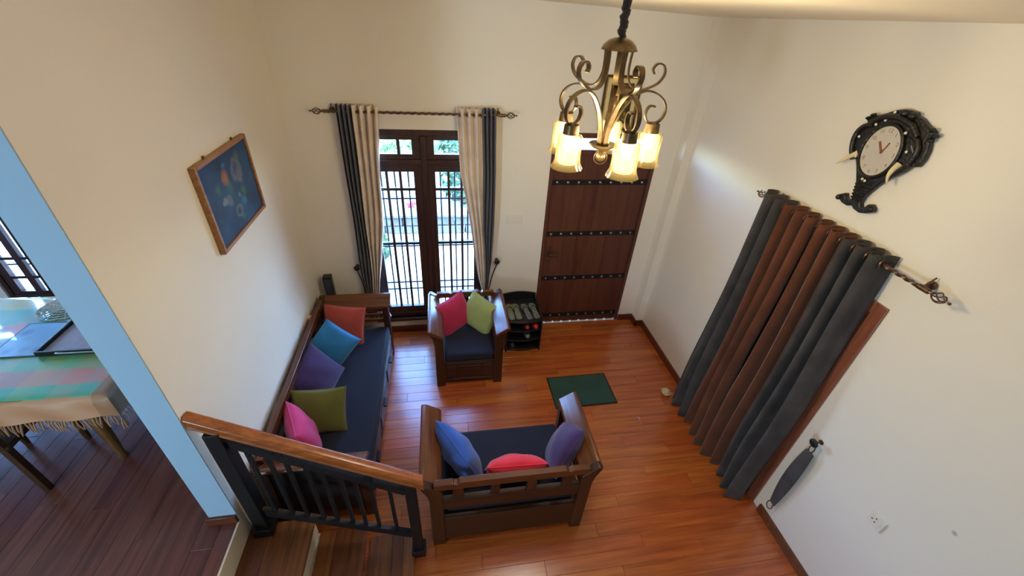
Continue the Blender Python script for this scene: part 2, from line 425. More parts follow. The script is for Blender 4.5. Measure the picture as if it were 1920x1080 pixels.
# ------------------------------------------------------------------ front window, dining window
def window(name, x0, x1, z0, z1, y, transom, cols, zs, mull, stile=.075, fr=.06, rods=(), rodv=(), mw=.012):
    """cols: list of sashes [(glass x edges...)], zs: glass z edges of the main sash, transom (z0, z1) of the small lights"""
    r = sroot(name)
    f = MB().box(x0, x0 + fr, y + .02, y + .13, z0, z1).box(x1 - fr, x1, y + .02, y + .13, z0, z1).box(x0 + fr, x1 - fr, y + .02, y + .13, z1 - fr, z1).box(x0 + fr, x1 - fr, y + .02, y + .13, z0, z0 + fr)
    obj('window_frame', f, M['frame'], r, bevel=.004)
    obj('window_sill', MB().box(x0 - .02, x1 + .02, y - .03, y + .15, z0 - .035, z0), M['frame'], r, bevel=.006)
    for (a, b) in mull: obj('mullion', MB().box(a, b, y + .008, y + .12, z0 + fr, z1 - fr), M['frame'], r, bevel=.005)
    edges = [x0 + fr] + [e for m_ in mull for e in m_] + [x1 - fr]
    for k, g in enumerate(cols):
        a, b = edges[2 * k], edges[2 * k + 1]
        tz0, tz1 = transom
        if tz1 > tz0:
            obj('transom_rail', MB().box(a, b, y + .01, y + .115, zs[-1] + .07, tz0 - .05), M['frame'], r, bevel=.005)
            sm = MB().box(a, b, y + .03, y + .08, tz1, z1 - fr).box(a, b, y + .03, y + .08, tz0 - .05, tz0).box(a, g[0], y + .03, y + .08, tz0, tz1).box(g[-1], b, y + .03, y + .08, tz0, tz1)
            fs = obj('fanlight_sash', sm, M['frame'], r, bevel=.003)
            tg = [g[0], (g[0] + g[-1]) / 2 - .04 if k == 0 else None, g[-1]]; tg = [e for e in tg if e is not None]
            if k == 0: tg = [g[0], -.39, g[-1]] if name == 'window_1' else tg
            for e in tg[1:-1]: obj('muntin', MB().box(e - .014, e + .014, y + .035, y + .075, tz0, tz1), M['frame'], fs)
            for e0, e1 in zip(tg, tg[1:]): obj('pane', MB().box(e0, e1, y + .053, y + .057, tz0, tz1), M['pane'], fs, smooth=0)
        top = zs[-1] + .07
        s = MB().box(a, g[0], y + .03, y + .08, z0 + fr, top).box(g[-1], b, y + .03, y + .08, z0 + fr, top).box(g[0], g[-1], y + .03, y + .08, z0 + fr, zs[0]).box(g[0], g[-1], y + .03, y + .08, zs[-1], top)
        so_ = obj('sash', s, M['frame'], r, bevel=.003)
        for e in g[1:-1]: obj('muntin', MB().box(e - mw, e + mw, y + .036, y + .074, zs[0], zs[-1]), M['frame'], so_)
        for e in zs[1:-1]: obj('muntin', MB().box(g[0], g[-1], y + .035, y + .075, e - .014, e + .014), M['frame'], so_)
        for i in range(len(g) - 1):
            for j in range(len(zs) - 1):
                obj('pane', MB().box(g[i], g[i + 1], y + .053, y + .057, zs[j], zs[j + 1]), M['pane'], so_, smooth=0)
    for z in rods: obj('grille_bar', MB().tube([(x0 + fr, y + .105, z), (x1 - fr, y + .105, z)], .009, 8), M['iron'], r)
    for x in rodv: obj('grille_bar', MB().tube([(x, y + .117, z0 + fr), (x, y + .117, zs[-1] + .05)], .008, 8), M['iron'], r)
    return r
window('window_1', *W1, YF, (2.106, 2.236), [(-.65, -.525, -.398, -.270), (-.066, .060, .186, .312)], (.345, 1.165, 1.762, 1.938), [(-.19, -.142)],
       rods=(1.64, 1.10, .635, .545), rodv=(-.59, -.46, -.33, -.02, .12, .25))
window('added_window_3', *W3, YF, (2.2, 2.2), [(-5.52, -5.30, -5.08), (-4.92, -4.72, -4.50)], (.735, .893, 1.10, 1.60, 2.32), [(-5.02, -4.98)], fr=.04)  # unseen window added to let more daylight into the dining room
window('window_2', *W2, YF, (2.2, 2.2), [(-4.10, -3.955, -3.872)], (.735, .893, 1.10, 1.60, 2.32), [], fr=.04, rods=(1.0,), mw=.030)
# ------------------------------------------------------------------ front door
d = sroot('door_1')
f = MB().box(1.06, 1.10, YF - .005, YF + .12, 0, 2.335).box(2.135, 2.17, YF - .005, YF + .12, 0, 2.335).box(1.10, 2.135, YF - .005, YF + .12, 2.285, 2.335).box(1.10, 2.135, YF, YF + .11, 2.125, 2.175)
obj('door_frame', f, M['doorwood'], d, bevel=.004)
fs = obj('fanlight_sash', MB().box(1.10, 1.20, YF + .03, YF + .07, 2.175, 2.285).box(2.03, 2.135, YF + .03, YF + .07, 2.175, 2.285).box(1.60, 1.63, YF + .03, YF + .07, 2.175, 2.285), M['doorwood'], d)
for a, b in ((1.20, 1.60), (1.63, 2.03)): obj('pane', MB().box(a, b, YF + .048, YF + .052, 2.175, 2.285), M['pane'], fs, smooth=0)
leaf = MB(); nb = 6
for i in range(nb):
    a = 1.102 + i * (1.031 / nb); b = 1.102 + (i + 1) * (1.031 / nb)
    o = obj('door_board', MB().box(a + .0003, b - .0003, YF + .02, YF + .06, .014, 2.122), M['doorwood'], d, bevel=.0006, seg=1)
notch = MB()
for i in range(9): notch.box(1.105 + i * .1145, 1.105 + i * .1145 + .088, YF + .03, YF + .05, 0, .0138)
obj('bottom_seal', notch, M['doorwood'], d, smooth=0)
for z in (1.84, 1.253, .672, .118):
    s = obj('strap', MB().box(1.104, 2.131, YF + .012, YF + .0205, z - .028, z + .028), M['strap'], d, bevel=.002)
    for k in range(9):
        rb = MB().lathe([(.014, 0), (.013, .006), (.008, .010), (0.0005, .0115)], 10, Matrix.Translation((1.155 + k * .1155, YF + .012, z)) @ Matrix.Rotation(PI / 2, 4, 'X'))
        obj('rivet', rb, M['rivet'], s)
h = obj('handle_plate', MB().box(1.135, 1.172, YF + .012, YF + .021, .90, 1.10), M['bronze'], d, bevel=.006)
obj('lever', MB().tube(spline([(1.153, YF + .012, 1.02), (1.153, YF - .03, 1.02), (1.165, YF - .042, 1.02), (1.21, YF - .042, 1.018), (1.262, YF - .038, 1.008)]), [.010] * 24 + [.006], 8), M['bronze'], h)
obj('key_cylinder', MB().lathe([(.011, 0), (.011, .008), (.004, .009)], 10, Matrix.Translation((1.153, YF + .013, .945)) @ Matrix.Rotation(PI / 2, 4, 'X')), M['rivet'], h)
struct('trim_2', MB().box(1.03, 2.2, YF + .02, YF + .5, -.12, -.002), M['riser'], smooth=0)

# side door in the right wall, behind the curtain
d = sroot('door_2')
obj('threshold', MB().box(XR, XR + .2, 1.45, 2.57, -.1, .004), M['redwood'], d, smooth=0)
obj('door_gap_blocker', MB().box(XR + .16, XR + .2, 1.4, 2.6, .004, 2.1), M['redwood'], d, smooth=0)  # unseen board added to stop outside light showing through the door gaps
f = MB().box(XR - .012, XR + .1, 1.50, 1.575, 0, 2.01).box(XR - .012, XR + .1, 2.445, 2.52, 0, 2.01).box(XR - .012, XR + .1, 1.575, 2.445, 1.935, 2.01)
obj('door_frame', f, M['redwood'], d, bevel=.003)
lf = obj('door_leaf', MB().box(XR + .03, XR + .07, 1.578, 2.442, .008, 1.932), M['redwood'], d, bevel=.002)
for z0, z1 in ((.15, .62), (.74, 1.18), (1.30, 1.80)):
    for y0, y1 in ((1.67, 1.97), (2.05, 2.35)):
        obj('door_panel', MB().box(XR + .022, XR + .031, y0, y1, z0, z1), M['redwood'], lf, bevel=.006)
obj('door_knob', MB().lathe([(.008, 0), (.008, .02), (.022, .032), (.024, .045), (.012, .056), (.0005, .058)], 14, Matrix.Translation((XR + .03, 1.625, 1.0)) @ Matrix.Rotation(-PI / 2, 4, 'Y')), M['brass'], d)

# ------------------------------------------------------------------ outside: paving, garden wall, shrubs
struct('ground', MB().box(-20, 18, 4.12, 30, -.25, -.13), plain('pale_paving', (150, 150, 142), .85, 0, .1, 3), smooth=0)
def leaf_shrub(label, cx, cy, z0, h, rad, col, n, cat='shrub', trunk=0., name='garden_shrub', group=None):
    rr = random.Random(int(cx * 100 + cy * 10)); t = thing(name, label, cat, (cx, cy, z0), 0, group)
    mb = MB()
    for i in range(n):
        while True:
            p = Vector((rr.uniform(-1, 1), rr.uniform(-1, 1), rr.uniform(-1, 1)))
            if .35 < p.length < 1: break
        q = Vector((p.x * rad, p.y * rad, trunk + (h - trunk) / 2 + p.z * (h - trunk) / 2))
        a = Vector((rr.gauss(0, 1), rr.gauss(0, 1), rr.gauss(0, 1))).normalized(); b = a.orthogonal().normalized(); s = rr.uniform(.05, .11)
        mb.add([q - a * s, q + b * s * .45, q + a * s, q - b * s * .45], [(0, 1, 2, 3)])
    fo = obj('foliage', mb, col, t, smooth=0); fo['kind'] = 'stuff'
    obj('stem', MB().tube([(0, 0, 0), (.02, 0, trunk * .5 + .1), (0, .02, trunk + (h - trunk) * .6)], [.05, .04, .02], 8), M['table'], t)
    return t
LG = plain('light_leaf', (84, 110, 48), .6); DG = plain('dark_leaf', (40, 72, 34), .6); RD = plain('red_flower', (200, 40, 60), .6)
gw = thing('garden_wall', 'low grey stone planter wall in the garden seen through the front window', 'wall', (0, 6.9, -.13))
gm = plain('garden_stone', (96, 94, 88), .9, 0, .25, 8)
rr = random.Random(5)
for row in range(2):
    x = -4.2 + rr.uniform(-.2, 0)
    while x < 3.6:
        l = rr.uniform(.35, .55)
        obj('stone', MB().box(x, x + l - .02, -.12 - rr.uniform(0, .03), .12, row * .16, row * .16 + .145), gm, gw, bevel=.012, seg=1); x += l
obj('coping', MB().box(-4.4, 4.1, -.17, .17, .32, .37), gm, gw, bevel=.01)
leaf_shrub('light green shrub behind the planter wall, seen in the left window sash', -1.75, 8.0, -.13, 1.7, .62, LG, 900)
leaf_shrub('dark green shrub behind the planter wall, seen in the right window sash', .55, 8.0, -.13, 1.9, .68, DG, 1100)
leaf_shrub('small bush of red flowers at the foot of the planter wall', -.58, 7.6, -.13, .30, .07, RD, 16, 'bush', name='flower_bush')
leaf_shrub('small dark leafy plant on the paving close to the front window', -1.05, 5.6, -.13, .75, .22, DG, 160)
leaf_shrub('wide hedge closing the garden behind the planter wall', -.5, 10.6, -.13, 2.5, 1.6, LG, 2200, 'hedge', name='garden_hedge')

# ------------------------------------------------------------------ seats: sofa, armchair, loveseat
def settee(root, W, D, div, drawers=0, arm_slats=3, end_div=False):
    pw = .085
    def post(x, sgn, y0, y1, top):
        poly = [(0, 0), (pw, 0), (pw, top - .085), (-.030, top), (-.052, top - .012), (-.045, top - .035), (-.012, top - .115), (0, top - .19)]
        poly = [(x + sgn * a, b) for a, b in poly]
        if sgn < 0: poly = poly[::-1]
        obj('post', MB().prism(poly, lambda a, b, dd: (a, dd, b), y0, y1), M['furn_z'], root, bevel=.004)
    for x, sg in ((0, 1), (W, -1)):
        post(x, sg, 0, .055, .765); post(x, sg, D - .06, D, .745)
        # armrest: an outward-leaning rounded board
        c = [(.078, .652), (.088, .664), (.080, .684), (-.030, .756), (-.050, .757), (-.062, .742), (-.058, .728)]
        c = [(x + sg * a, b) for a, b in c]
        if sg < 0: c = c[::-1]
        obj('armrest', MB().prism(c, lambda a, b, dd: (a, dd, b), .02, D + .025), M['furn_y'], root, bevel=.006, seg=3)
        xx = sorted((x + sg * .030, x + sg * .050))
        for k in range(arm_slats):
            z = .455 + k * .066
            obj('arm_slat', MB().box(xx[0], xx[1], .056, D - .061, z, z + .036), M['furn_y'], root, bevel=.003)
        obj('side_rail', MB().box(xx[0] - .008, xx[1] + .008, .056, D - .061, .11, .335), M['furn_y'], root, bevel=.004)
    # back: shaped top rail, dividers, middle rail, open slot, lower panel
    tp = [(pw * .4, .700), (W - pw * .4, .700), (W - pw * .4, .757), (W - .155, .760), (W - .165, .750), (W - .185, .750), (W - .20, .768), (.20, .768), (.185, .750), (.165, .750), (.155, .760), (pw * .4, .757)]
    obj('top_rail', MB().prism(tp, lambda a, b, dd: (a, dd, b), .004, .048), M['furn_top'], root, bevel=.003)
    for a, b in div: obj('back_slat', MB().box(a, b, .012, .040, .575, .702), M['furn_z'], root, bevel=.002)
    obj('middle_rail', MB().box(pw - .005, W - pw + .005, .008, .046, .46, .575), M['furn'], root, bevel=.003)
    obj('back_panel', MB().box(pw - .005, W - pw + .005, .010, .044, .055, .335), M['furn'], root, bevel=.003)
    # seat frame and front apron
    obj('seat_board', MB().box(pw * .7, W - pw * .7, .05, D - .03, .30, .325), M['furn'], root)
    ap = obj('apron', MB().box(pw - .005, W - pw + .005, D - .045, D - .012, .055, .325), M['furn'], root, bevel=.003)
    for z in (.075, .285): obj('moulding', MB().box(pw + .02, W - pw - .02, D - .014, D - .004, z, z + .022), M['furn'], ap, bevel=.004)
    if drawers:
        n = drawers; ww = (W - 2 * pw) / n
        for i in range(n):
            a = pw + i * ww + .05; b = pw + (i + 1) * ww - .05
            dr = obj('drawer', MB().box(a, b, D - .014, D - .002, .105, .275), M['furn'], root, bevel=.004)
            obj('drawer_pull', MB().box((a + b) / 2 - .05, (a + b) / 2 + .05, D - .003, D + .02, .185, .205), M['iron'], dr, bevel=.004)
    else:
        for (a, b) in ((pw + .025, pw + .115), (pw + .14, W - pw - .14), (W - pw - .115, W - pw - .025)):
            obj('moulding', MB().box(a, b, D - .014, D - .006, .105, .27), M['furn'], ap, bevel=.005)
    def cush(u, v):
        return None
    cm = MB(); x0, x1, y0, y1, z0, z1 = pw + .004, W - pw - .004, .055, D - .008, .326, .425
    cm.box(x0, x1, y0, y1, z0, z1)
    sc = obj('seat_cushion', cm, M['navy'], root, bevel=.028, seg=4)
    obj('piping', MB().tube([(x0 + .01, y1 - .008, z1 - .012), (x1 - .01, y1 - .008, z1 - .012)], .005, 6), M['navy'], sc)
    return root
sofa = thing('sofa', 'long dark wooden sofa with a navy seat, standing along the left wall', 'sofa', (-1.285, 3.64, 0), -PI / 2)
obj('end_shade_panel', MB().box(1.8385, 1.8475, .06, .61, .10, .62), M['panel'], sofa, bevel=.002)  # near-black sheet added for the shade at the sofa's near end
settee(sofa, 1.86, .675, [(.14 + i * .24, .20 + i * .24) for i in range(7)] + [(1.72, 1.76)], 3)
arm = thing('armchair', 'single dark wooden armchair with a navy seat, in front of the barred window', 'armchair', (.533, 3.675, 0), PI)
settee(arm, .67, .645, [(.155, .21), (.305, .365), (.46, .515)])
love = thing('loveseat', 'two-seat dark wooden bench seat seen from behind, at the foot of the steps', 'loveseat', (-.168, 1.495, 0), 0)
settee(love, 1.113, .655, [(.155, .225), (.408, .465), (.650, .718), (.898, .968)])

# ------------------------------------------------------------------ cushions
def cushion(label, colour, c, n, roll=0., wd=.40, ht=.40, th=.15, back=None):
    n = Vector(n).normalized(); up = (Vector((0, 0, 1)) - n * n.z).normalized(); rt = up.cross(n)
    cr, sr = math.cos(math.radians(roll)), math.sin(math.radians(roll))
    X = rt * cr + up * sr; Y = up * cr - rt * sr
    t = bpy.data.objects.new('cushion', None); C.objects.link(t); t.empty_display_size = .1
    t.matrix_world = Matrix((X, Y, n)).transposed().to_4x4(); t.location = c
    tag(t, label, 'cushion', 'scatter cushions')
    N = 18
    def edge(u, v): return (wd / 2 * u * (1 - .055 * (1 - v * v)), ht / 2 * v * (1 - .055 * (1 - u * u)))
    def face(sg):
        def fn(a, b):
            u, v = 2 * a - 1, 2 * b - 1; u = math.sin(u * PI / 2); v = math.sin(v * PI / 2)
            x, y = edge(u, v); h = ((1 - u * u) * (1 - v * v)) ** .42 * th / 2 * (1 + .05 * math.sin(7 * u + 3 * v))
            return (x, y, sg * h)
        return fn
    m = MB().grid(face(1), N, N); k = MB().grid(face(-1), N, N); k.f = [tuple(reversed(q)) for q in k.f]
    obj('front_cover', m, colour, t, smooth=80); obj('back_cover', k, back or colour, t, smooth=80)
    loop = [edge(-1 + 2 * i / 10, -1) for i in range(10)] + [edge(1, -1 + 2 * i / 10) for i in range(10)] + [edge(1 - 2 * i / 10, 1) for i in range(10)] + [edge(-1, 1 - 2 * i / 10) for i in range(11)]
    obj('piping', MB().tube([(a, b, 0) for a, b in loop], .0045, 6), colour, t, smooth=80)
    return t
F = fabric
ORANGE, TEAL, PURPLE = F('orange_cushion', (166, 66, 48)), F('teal_cushion', (34, 118, 176)), F('purple_cushion', (54, 30, 84))
OLIVE, PINK, LIME = F('olive_cushion', (92, 92, 34)), F('pink_cushion', (196, 36, 112)), F('lime_cushion', (148, 158, 94))
PALE = F('pale_green_cushion', (182, 206, 158)); CRIM, BLUE, RED = F('crimson_cushion', (178, 34, 76)), F('blue_cushion', (34, 78, 160)), F('red_cushion', (214, 36, 60))
cushion('orange cushion leaning on the window end arm of the long sofa', ORANGE, (-1.02, 3.385, .590), (-.12, -1, .42), -4)
cushion('bright blue cushion standing on one corner between the orange and purple ones', TEAL, (-1.075, 3.08, .600), (.35, -1, .40), 42, .37, .37)
cushion('dark purple cushion leaning on the sofa back, behind the olive one', PURPLE, (-1.13, 2.74, .575), (.80, -.35, .55), 14)
cushion('olive green cushion with a pale green back in the middle of the long sofa', OLIVE, (-1.03, 2.34, .575), (.10, -1, .62), -4, .40, .36, .14, PALE)
cushion('bright pink cushion at the near end of the long sofa', PINK, (-1.10, 2.13, .585), (.86, .42, .22), -6, .40, .38, .19)
cushion('crimson cushion on the armchair, beside a lime green one', CRIM, (.06, 3.46, .605), (.42, -1, .45), 16, .38, .36, .13)
cushion('lime green cushion on the armchair, beside a crimson one', LIME, (.335, 3.45, .600), (-.48, -1, .42), -22, .38, .36, .13)
cushion('blue cushion leaning on one arm of the loveseat', BLUE, (.045, 1.83, .590), (.80, .45, .30), 0, .42, .42, .21)
cushion('red cushion leaning on the middle of the loveseat back', RED, (.43, 1.685, .575), (.03, .86, .50), 0, .42, .38, .18)
cushion('violet cushion standing on a corner against the far arm of the loveseat', PURPLE, (.815, 1.79, .61), (-.80, .38, .42), 43, .38, .38, .19)

# ------------------------------------------------------------------ shoe rack and shoes
rk = thing('shoe_rack', 'low black shoe rack with three open shelves, between the armchair and the front door', 'shoe rack', (.635, 3.475, 0))
rw_, rd = .405, .46
for x in (0, rw_ - .016):
    poly = [(0, 0), (rd, 0), (rd, .50), (rd - .03, .52), (rd - .06, .47), (.02, .435), (0, .40)]
    obj('side_panel', MB().prism(poly, lambda a, b, dd: (dd, a, b), x, x + .016), M['black'], rk, bevel=.003)
for z in (.03, .155, .29, .415):
    pts = [(.016, .02)] + [(.016 + (rw_ - .032) * i / 8, .02 - .03 * math.sin(PI * i / 8)) for i in range(1, 8)] + [(rw_ - .016, .02), (rw_ - .016, rd - .01), (.016, rd - .01)]
    obj('shelf', MB().prism(pts, lambda a, b, dd: (a, b, dd), z, z + .016), M['black'], rk, bevel=.002)
bp = [(0, .43), (rw_, .43), (rw_, .505)] + [(rw_ - rw_ * i / 10, .505 + .03 * math.sin(PI * i / 10)) for i in range(1, 10)] + [(0, .505)]
obj('back_rail', MB().prism(bp, lambda a, b, dd: (a, dd, b), rd - .012, rd), M['black'], rk, bevel=.003)
SOLE = [(-.032, -.13), (-.018, -.142), (.018, -.142), (.034, -.125), (.034, -.06), (.030, 0), (.040, .06), (.042, .10), (.028, .135), (0, .145), (-.026, .135), (-.040, .10), (-.040, .05), (-.030, 0), (-.033, -.07)]
def patterned(name, a, b, scale):
    m, g = base(name); v = coords(g)
    vo = g.n('ShaderNodeTexVoronoi', {'Vector': v, 'Scale': scale}).outputs['Distance']
    finish(g, ramp(g, vo, [(.25, lin(a)), (.45, lin(b))]), .7); return m
SL1 = patterned('patterned_sole', (40, 45, 45), (112, 118, 112), 55.); SL2 = plain('grey_green_sole', (112, 118, 98), .7, 0, .15)
def slipper(label, x, y, z, rz, sole, strapc, group=None):
    t = thing('flip_flop', label, 'slipper', (x, y, z), rz, group)
    obj('sole', MB().prism(SOLE, lambda a, b, dd: (a, b, dd), 0, .016), sole, t, bevel=.003)
    obj('strap', MB().tube(spline([(-.034, -.01, .012), (-.026, .035, .034), (0, .082, .022), (.026, .035, .034), (.034, -.01, .012)], 4), .005, 6, .6), strapc, t)
    return t
zt = .4312
slipper('grey green flip-flop beside the armchair arm on top of the black shoe rack', .70, 3.665, zt, .02, SL2, M['black'])
slipper('plain grey green flip-flop, second from the armchair on top of the shoe rack', .775, 3.665, zt, .06, SL2, M['black'])
slipper('patterned grey flip-flop, the one farther from the front door on top of the shoe rack', .885, 3.655, zt, .14, SL1, M['black'])
slipper('patterned grey flip-flop, the one nearest the front door on top of the shoe rack', .975, 3.665, zt, .10, SL1, M['black'])
def shoe(label, x, y, z, rz, c, name='shoe'):
    t = thing(name, label, 'shoe', (x, y, z), rz)
    obj('sole', MB().prism(SOLE, lambda a, b, dd: (a * .95, -b * .95, dd), 0, .014), M['rubber'], t, bevel=.003)
    def fn(a, b):
        y = -.13 + .26 * a; an = PI * b; wd = .036 + .006 * math.sin(a * PI); h = .050 - .018 * (1 - a) + .012 * math.sin(a * 9)
        hh = h * (math.sin(a * PI) ** .35 if 0 < a < 1 else 0)
        return (wd * math.cos(an) * (math.sin(a * PI) ** .3 if 0 < a < 1 else 0), y, .013 + hh * math.sin(an))
    obj('upper', MB().grid(fn, 12, 10), c, t, smooth=80)
    return t
RS = plain('red_shoe_leather', (168, 44, 44), .4); GS = plain('grey_shoe_leather', (112, 110, 112), .4); DS = plain('dark_blue_shoe', (44, 42, 66), .5)
shoe('dull red slip-on shoe inside the shoe rack, farther from the door', .875, 3.615, .3064, 0, RS)
shoe('bright red slip-on shoe inside the shoe rack, beside the door', .975, 3.615, .3064, 0, plain('bright_red_shoe', (204, 42, 54), .4))
shoe('grey slip-on shoe on the middle shelf of the shoe rack', .89, 3.615, .1714, 0, GS)
shoe('dark blue slip-on shoe on the bottom shelf of the shoe rack', .72, 3.615, .0464, 0, DS)

# ------------------------------------------------------------------ small things on the floor and walls
dm = thing('doormat', 'dark green rectangular doormat with a black rubber border on the floor', 'doormat', (1.353, 2.829, 0), .012)
obj('border', MB().box(-.328, .328, -.212, .212, .0005, .006), M['rubber'], dm, bevel=.003)
obj('pile', MB().box(-.312, .312, -.196, .196, .005, .010), M['green'], dm, bevel=.003)
tb = thing('crumpled_ball', 'small cream crumpled ball lying on the floor near the foot of the side curtain', 'ball', (2.235, 2.685, .036), .4)
bm = MB().ball((0, 0, 0), .036, 14, (1.1, 1.25, 1)); rr = random.Random(3)
bm.v = [(x * (1 + rr.uniform(-.08, .08)), y * (1 + rr.uniform(-.08, .08)), z * (1 + rr.uniform(-.04, .04))) for x, y, z in bm.v]
obj('core', bm, plain('cream_paper', (206, 186, 142), .8), tb, smooth=80)
for k in range(3): obj('band', MB().tube([(.041 * math.cos(a) * 1.08, .041 * math.sin(a) * (1.2 if k else 1.25) * math.cos(k), .038 * math.sin(a) * math.sin(k)) for a in [2 * PI * i / 16 for i in range(17)]], .004, 6), M['cream'], tb)
pl = thing('corner_post', 'slim dark speaker column standing upright in the corner behind the sofa', 'speaker', (-1.215, 3.83, 0), .05)
obj('cabinet', MB().box(-.042, .042, -.04, .04, .02, .90), M['black'], pl, bevel=.006)
obj('foot', MB().box(-.07, .07, -.07, .07, 0, .02), M['black'], pl, bevel=.005)
obj('grille_cloth', MB().box(-.034, .034, -.045, -.039, .08, .88), fabric('dark_speaker_cloth', (34, 44, 58)), pl, bevel=.004)
pg = thing('plug_adaptor', 'cream plug adaptor on the left wall above the sofa back', 'plug', (XL, 3.375, .705))
obj('wall_plate', MB().box(.0005, .010, -.043, .043, -.043, .043), M['cream'], pg, bevel=.003)
obj('plug_body', MB().lathe([(.030, 0), (.031, .03), (.026, .05), (.012, .058)], 14, Matrix.Translation((.010, 0, .005)) @ Matrix.Rotation(PI / 2, 4, 'Y')), M['cream'], pg)
obj('cord', MB().tube(spline([(.06, 0, 0), (.07, -.01, -.03), (.05, -.02, -.09), (.02, -.02, -.2)]), .004, 6), M['black'], pg)
so2 = thing('wall_socket', 'white square power socket with three holes low on the right wall', 'socket', (XR, .884, .914))
obj('plate', MB().box(-.012, -.0005, -.043, .043, -.043, .043), M['white'], so2, bevel=.003)
for y, z, r in ((.023, -.004, .0042), (.006, .018, .0042), (.004, -.012, .0042)):
    obj('socket_hole', MB().lathe([(r, 0), (r, .001)], 10, Matrix.Translation((-.0125, y, z)) @ Matrix.Rotation(-PI / 2, 4, 'Y')), M['black'], so2)
obj('rocker', MB().box(-.016, -.011, -.028, -.014, -.010, .012), M['white'], so2, bevel=.002)
sw = thing('light_switch', 'cream double light switch plate on the front wall left of the door', 'switch', (.729, YF, 1.449))
obj('plate', MB().box(-.088, .088, -.010, -.0005, -.044, .044), M['white'], sw, bevel=.003)
for x in (-.062, -.030, .030, .060): obj('rocker', MB().box(x - .012, x + .012, -.014, -.009, -.02, .02), M['white'], sw, bevel=.002)

# ------------------------------------------------------------------ pictures
def blobs(g, col, items, v):
    for (p, r, c, soft, ring) in items:
        d = g.n('ShaderNodeVectorMath', {0: v, 1: p}, operation='DISTANCE').outputs['Value']
        if ring:
            d = g.n('ShaderNodeMath', {0: g.n('ShaderNodeMath', {0: d, 1: ring}, operation='SUBTRACT').outputs[0]}, operation='ABSOLUTE').outputs[0]
        k = g.n('ShaderNodeMapRange', {'Value': d, 'From Min': r * (1 - soft), 'From Max': r, 'To Min': .75, 'To Max': 0.}).outputs[0]
        col = g.n('ShaderNodeMix', {0: k, 6: col, 7: lin(c)}, data_type='RGBA').outputs[2]
    return col
m, g = base('painted_canvas'); v = coords(g)
wv = g.n('ShaderNodeTexNoise', {'Vector': v, 'Scale': 9., 'Detail': 3.}).outputs[1]
vd = g.n('ShaderNodeMix', {0: .09, 4: v, 5: wv}, data_type='VECTOR').outputs[1]
off = g.n('ShaderNodeVectorMath', {0: vd, 1: (-.045, -.045, -.045)}, operation='ADD').outputs[0]
nz = g.n('ShaderNodeTexNoise', {'Vector': v, 'Scale': 5., 'Detail': 4.}).outputs[0]
col = ramp(g, nz, [(.3, lin((16, 34, 62))), (.55, lin((26, 58, 96))), (.75, lin((30, 76, 110)))])
# canvas plane: local y (wall length, viewer's left is negative y), z
col = blobs(g, col, [((0, -.02, .02), .13, (22, 66, 88), .8, 0), ((0, -.05, .09), .055, (176, 104, 56), .6, 0), ((0, -.04, .03), .06, (44, 104, 90), .7, 0),
                     ((0, .11, .08), .024, (104, 104, 112), .8, .055), ((0, .12, .06), .018, (100, 102, 112), .8, .035), ((0, -.17, .07), .05, (72, 116, 76), .8, 0),
                     ((0, .15, .16), .05, (92, 118, 84), .8, 0), ((0, -.03, .16), .03, (60, 130, 170), .8, 0), ((0, -.08, -.03), .018, (96, 104, 116), .8, .03),
                     ((0, -.12, -.01), .014, (120, 130, 140), .8, .02), ((0, .0, -.12), .018, (100, 104, 108), .8, .035), ((0, .04, -.06), .03, (150, 166, 160), .7, 0),
                     ((0, .11, -.03), .045, (52, 112, 72), .8, 0), ((0, .03, -.17), .04, (84, 120, 72), .8, 0), ((0, .07, -.10), .05, (48, 120, 150), .8, 0)], off)
finish(g, col, .6, 0, nz, .1)
CANVAS = m
GOLD = wood('brown_gold_frame', (120, 76, 42), (172, 122, 72), 'Y', .4)
pt = thing('painting', 'dark blue abstract painting in a brown frame hanging on the left wall', 'painting', (XL, 2.752, 2.235))
hw, hh, fw, tk = .362, .262, .024, .034
for nm, b in (('l', (-hw, -hw + fw, -hh, hh)), ('r', (hw - fw, hw, -hh, hh)), ('t', (-hw + fw, hw - fw, hh - fw, hh)), ('b', (-hw + fw, hw - fw, -hh, -hh + fw))):
    obj('frame_side', MB().box(.001, tk, b[0], b[1], b[2], b[3]), GOLD, pt, bevel=.004)
obj('canvas', MB().box(.004, .022, -hw + fw - .002, hw - fw + .002, -hh + fw - .002, hh - fw + .002), CANVAS, pt, smooth=0)
for y in (-.19, .20): obj('hanger', MB().tube([(.010, y, hh), (.012, y, hh + .016)], .006, 6), M['bronze'], pt)
m, g = base('gilded_print'); v = coords(g)
n1 = g.n('ShaderNodeTexNoise', {'Vector': v, 'Scale': 22., 'Detail': 4.}).outputs[0]
col = ramp(g, n1, [(.38, lin((36, 28, 18))), (.52, lin((92, 74, 32))), (.66, lin((176, 150, 70)))])
finish(g, col, .45, .2); PRINT = m
GLD = plain('gilt_frame', (168, 128, 62), .35, .7, .2, 30); MAT_ = plain('cream_mount', (214, 196, 150), .7)
DKF = plain('dark_inner_frame', (46, 32, 20), .4)
fp = thing('framed_picture', 'dark gilded picture with a cream mount in a thin dark frame above the front door', 'picture', (1.658, YF, 2.605))
hw, hh = .176, .238
for b in ((-hw, -hw + .014, -hh, hh), (hw - .014, hw, -hh, hh), (-hw + .014, hw - .014, hh - .014, hh), (-hw + .014, hw - .014, -hh, -hh + .014)):
    obj('outer_frame', MB().box(b[0], b[1], -.030, -.001, b[2], b[3]), DKF, fp, bevel=.003)
for b in ((-hw + .014, -hw + .026, -hh + .014, hh - .014), (hw - .026, hw - .014, -hh + .014, hh - .014), (-hw + .026, hw - .026, hh - .026, hh - .014), (-hw + .026, hw - .026, -hh + .014, -hh + .026)):
    obj('gilt_strip', MB().box(b[0], b[1], -.024, -.001, b[2], b[3]), GLD, fp, bevel=.002)
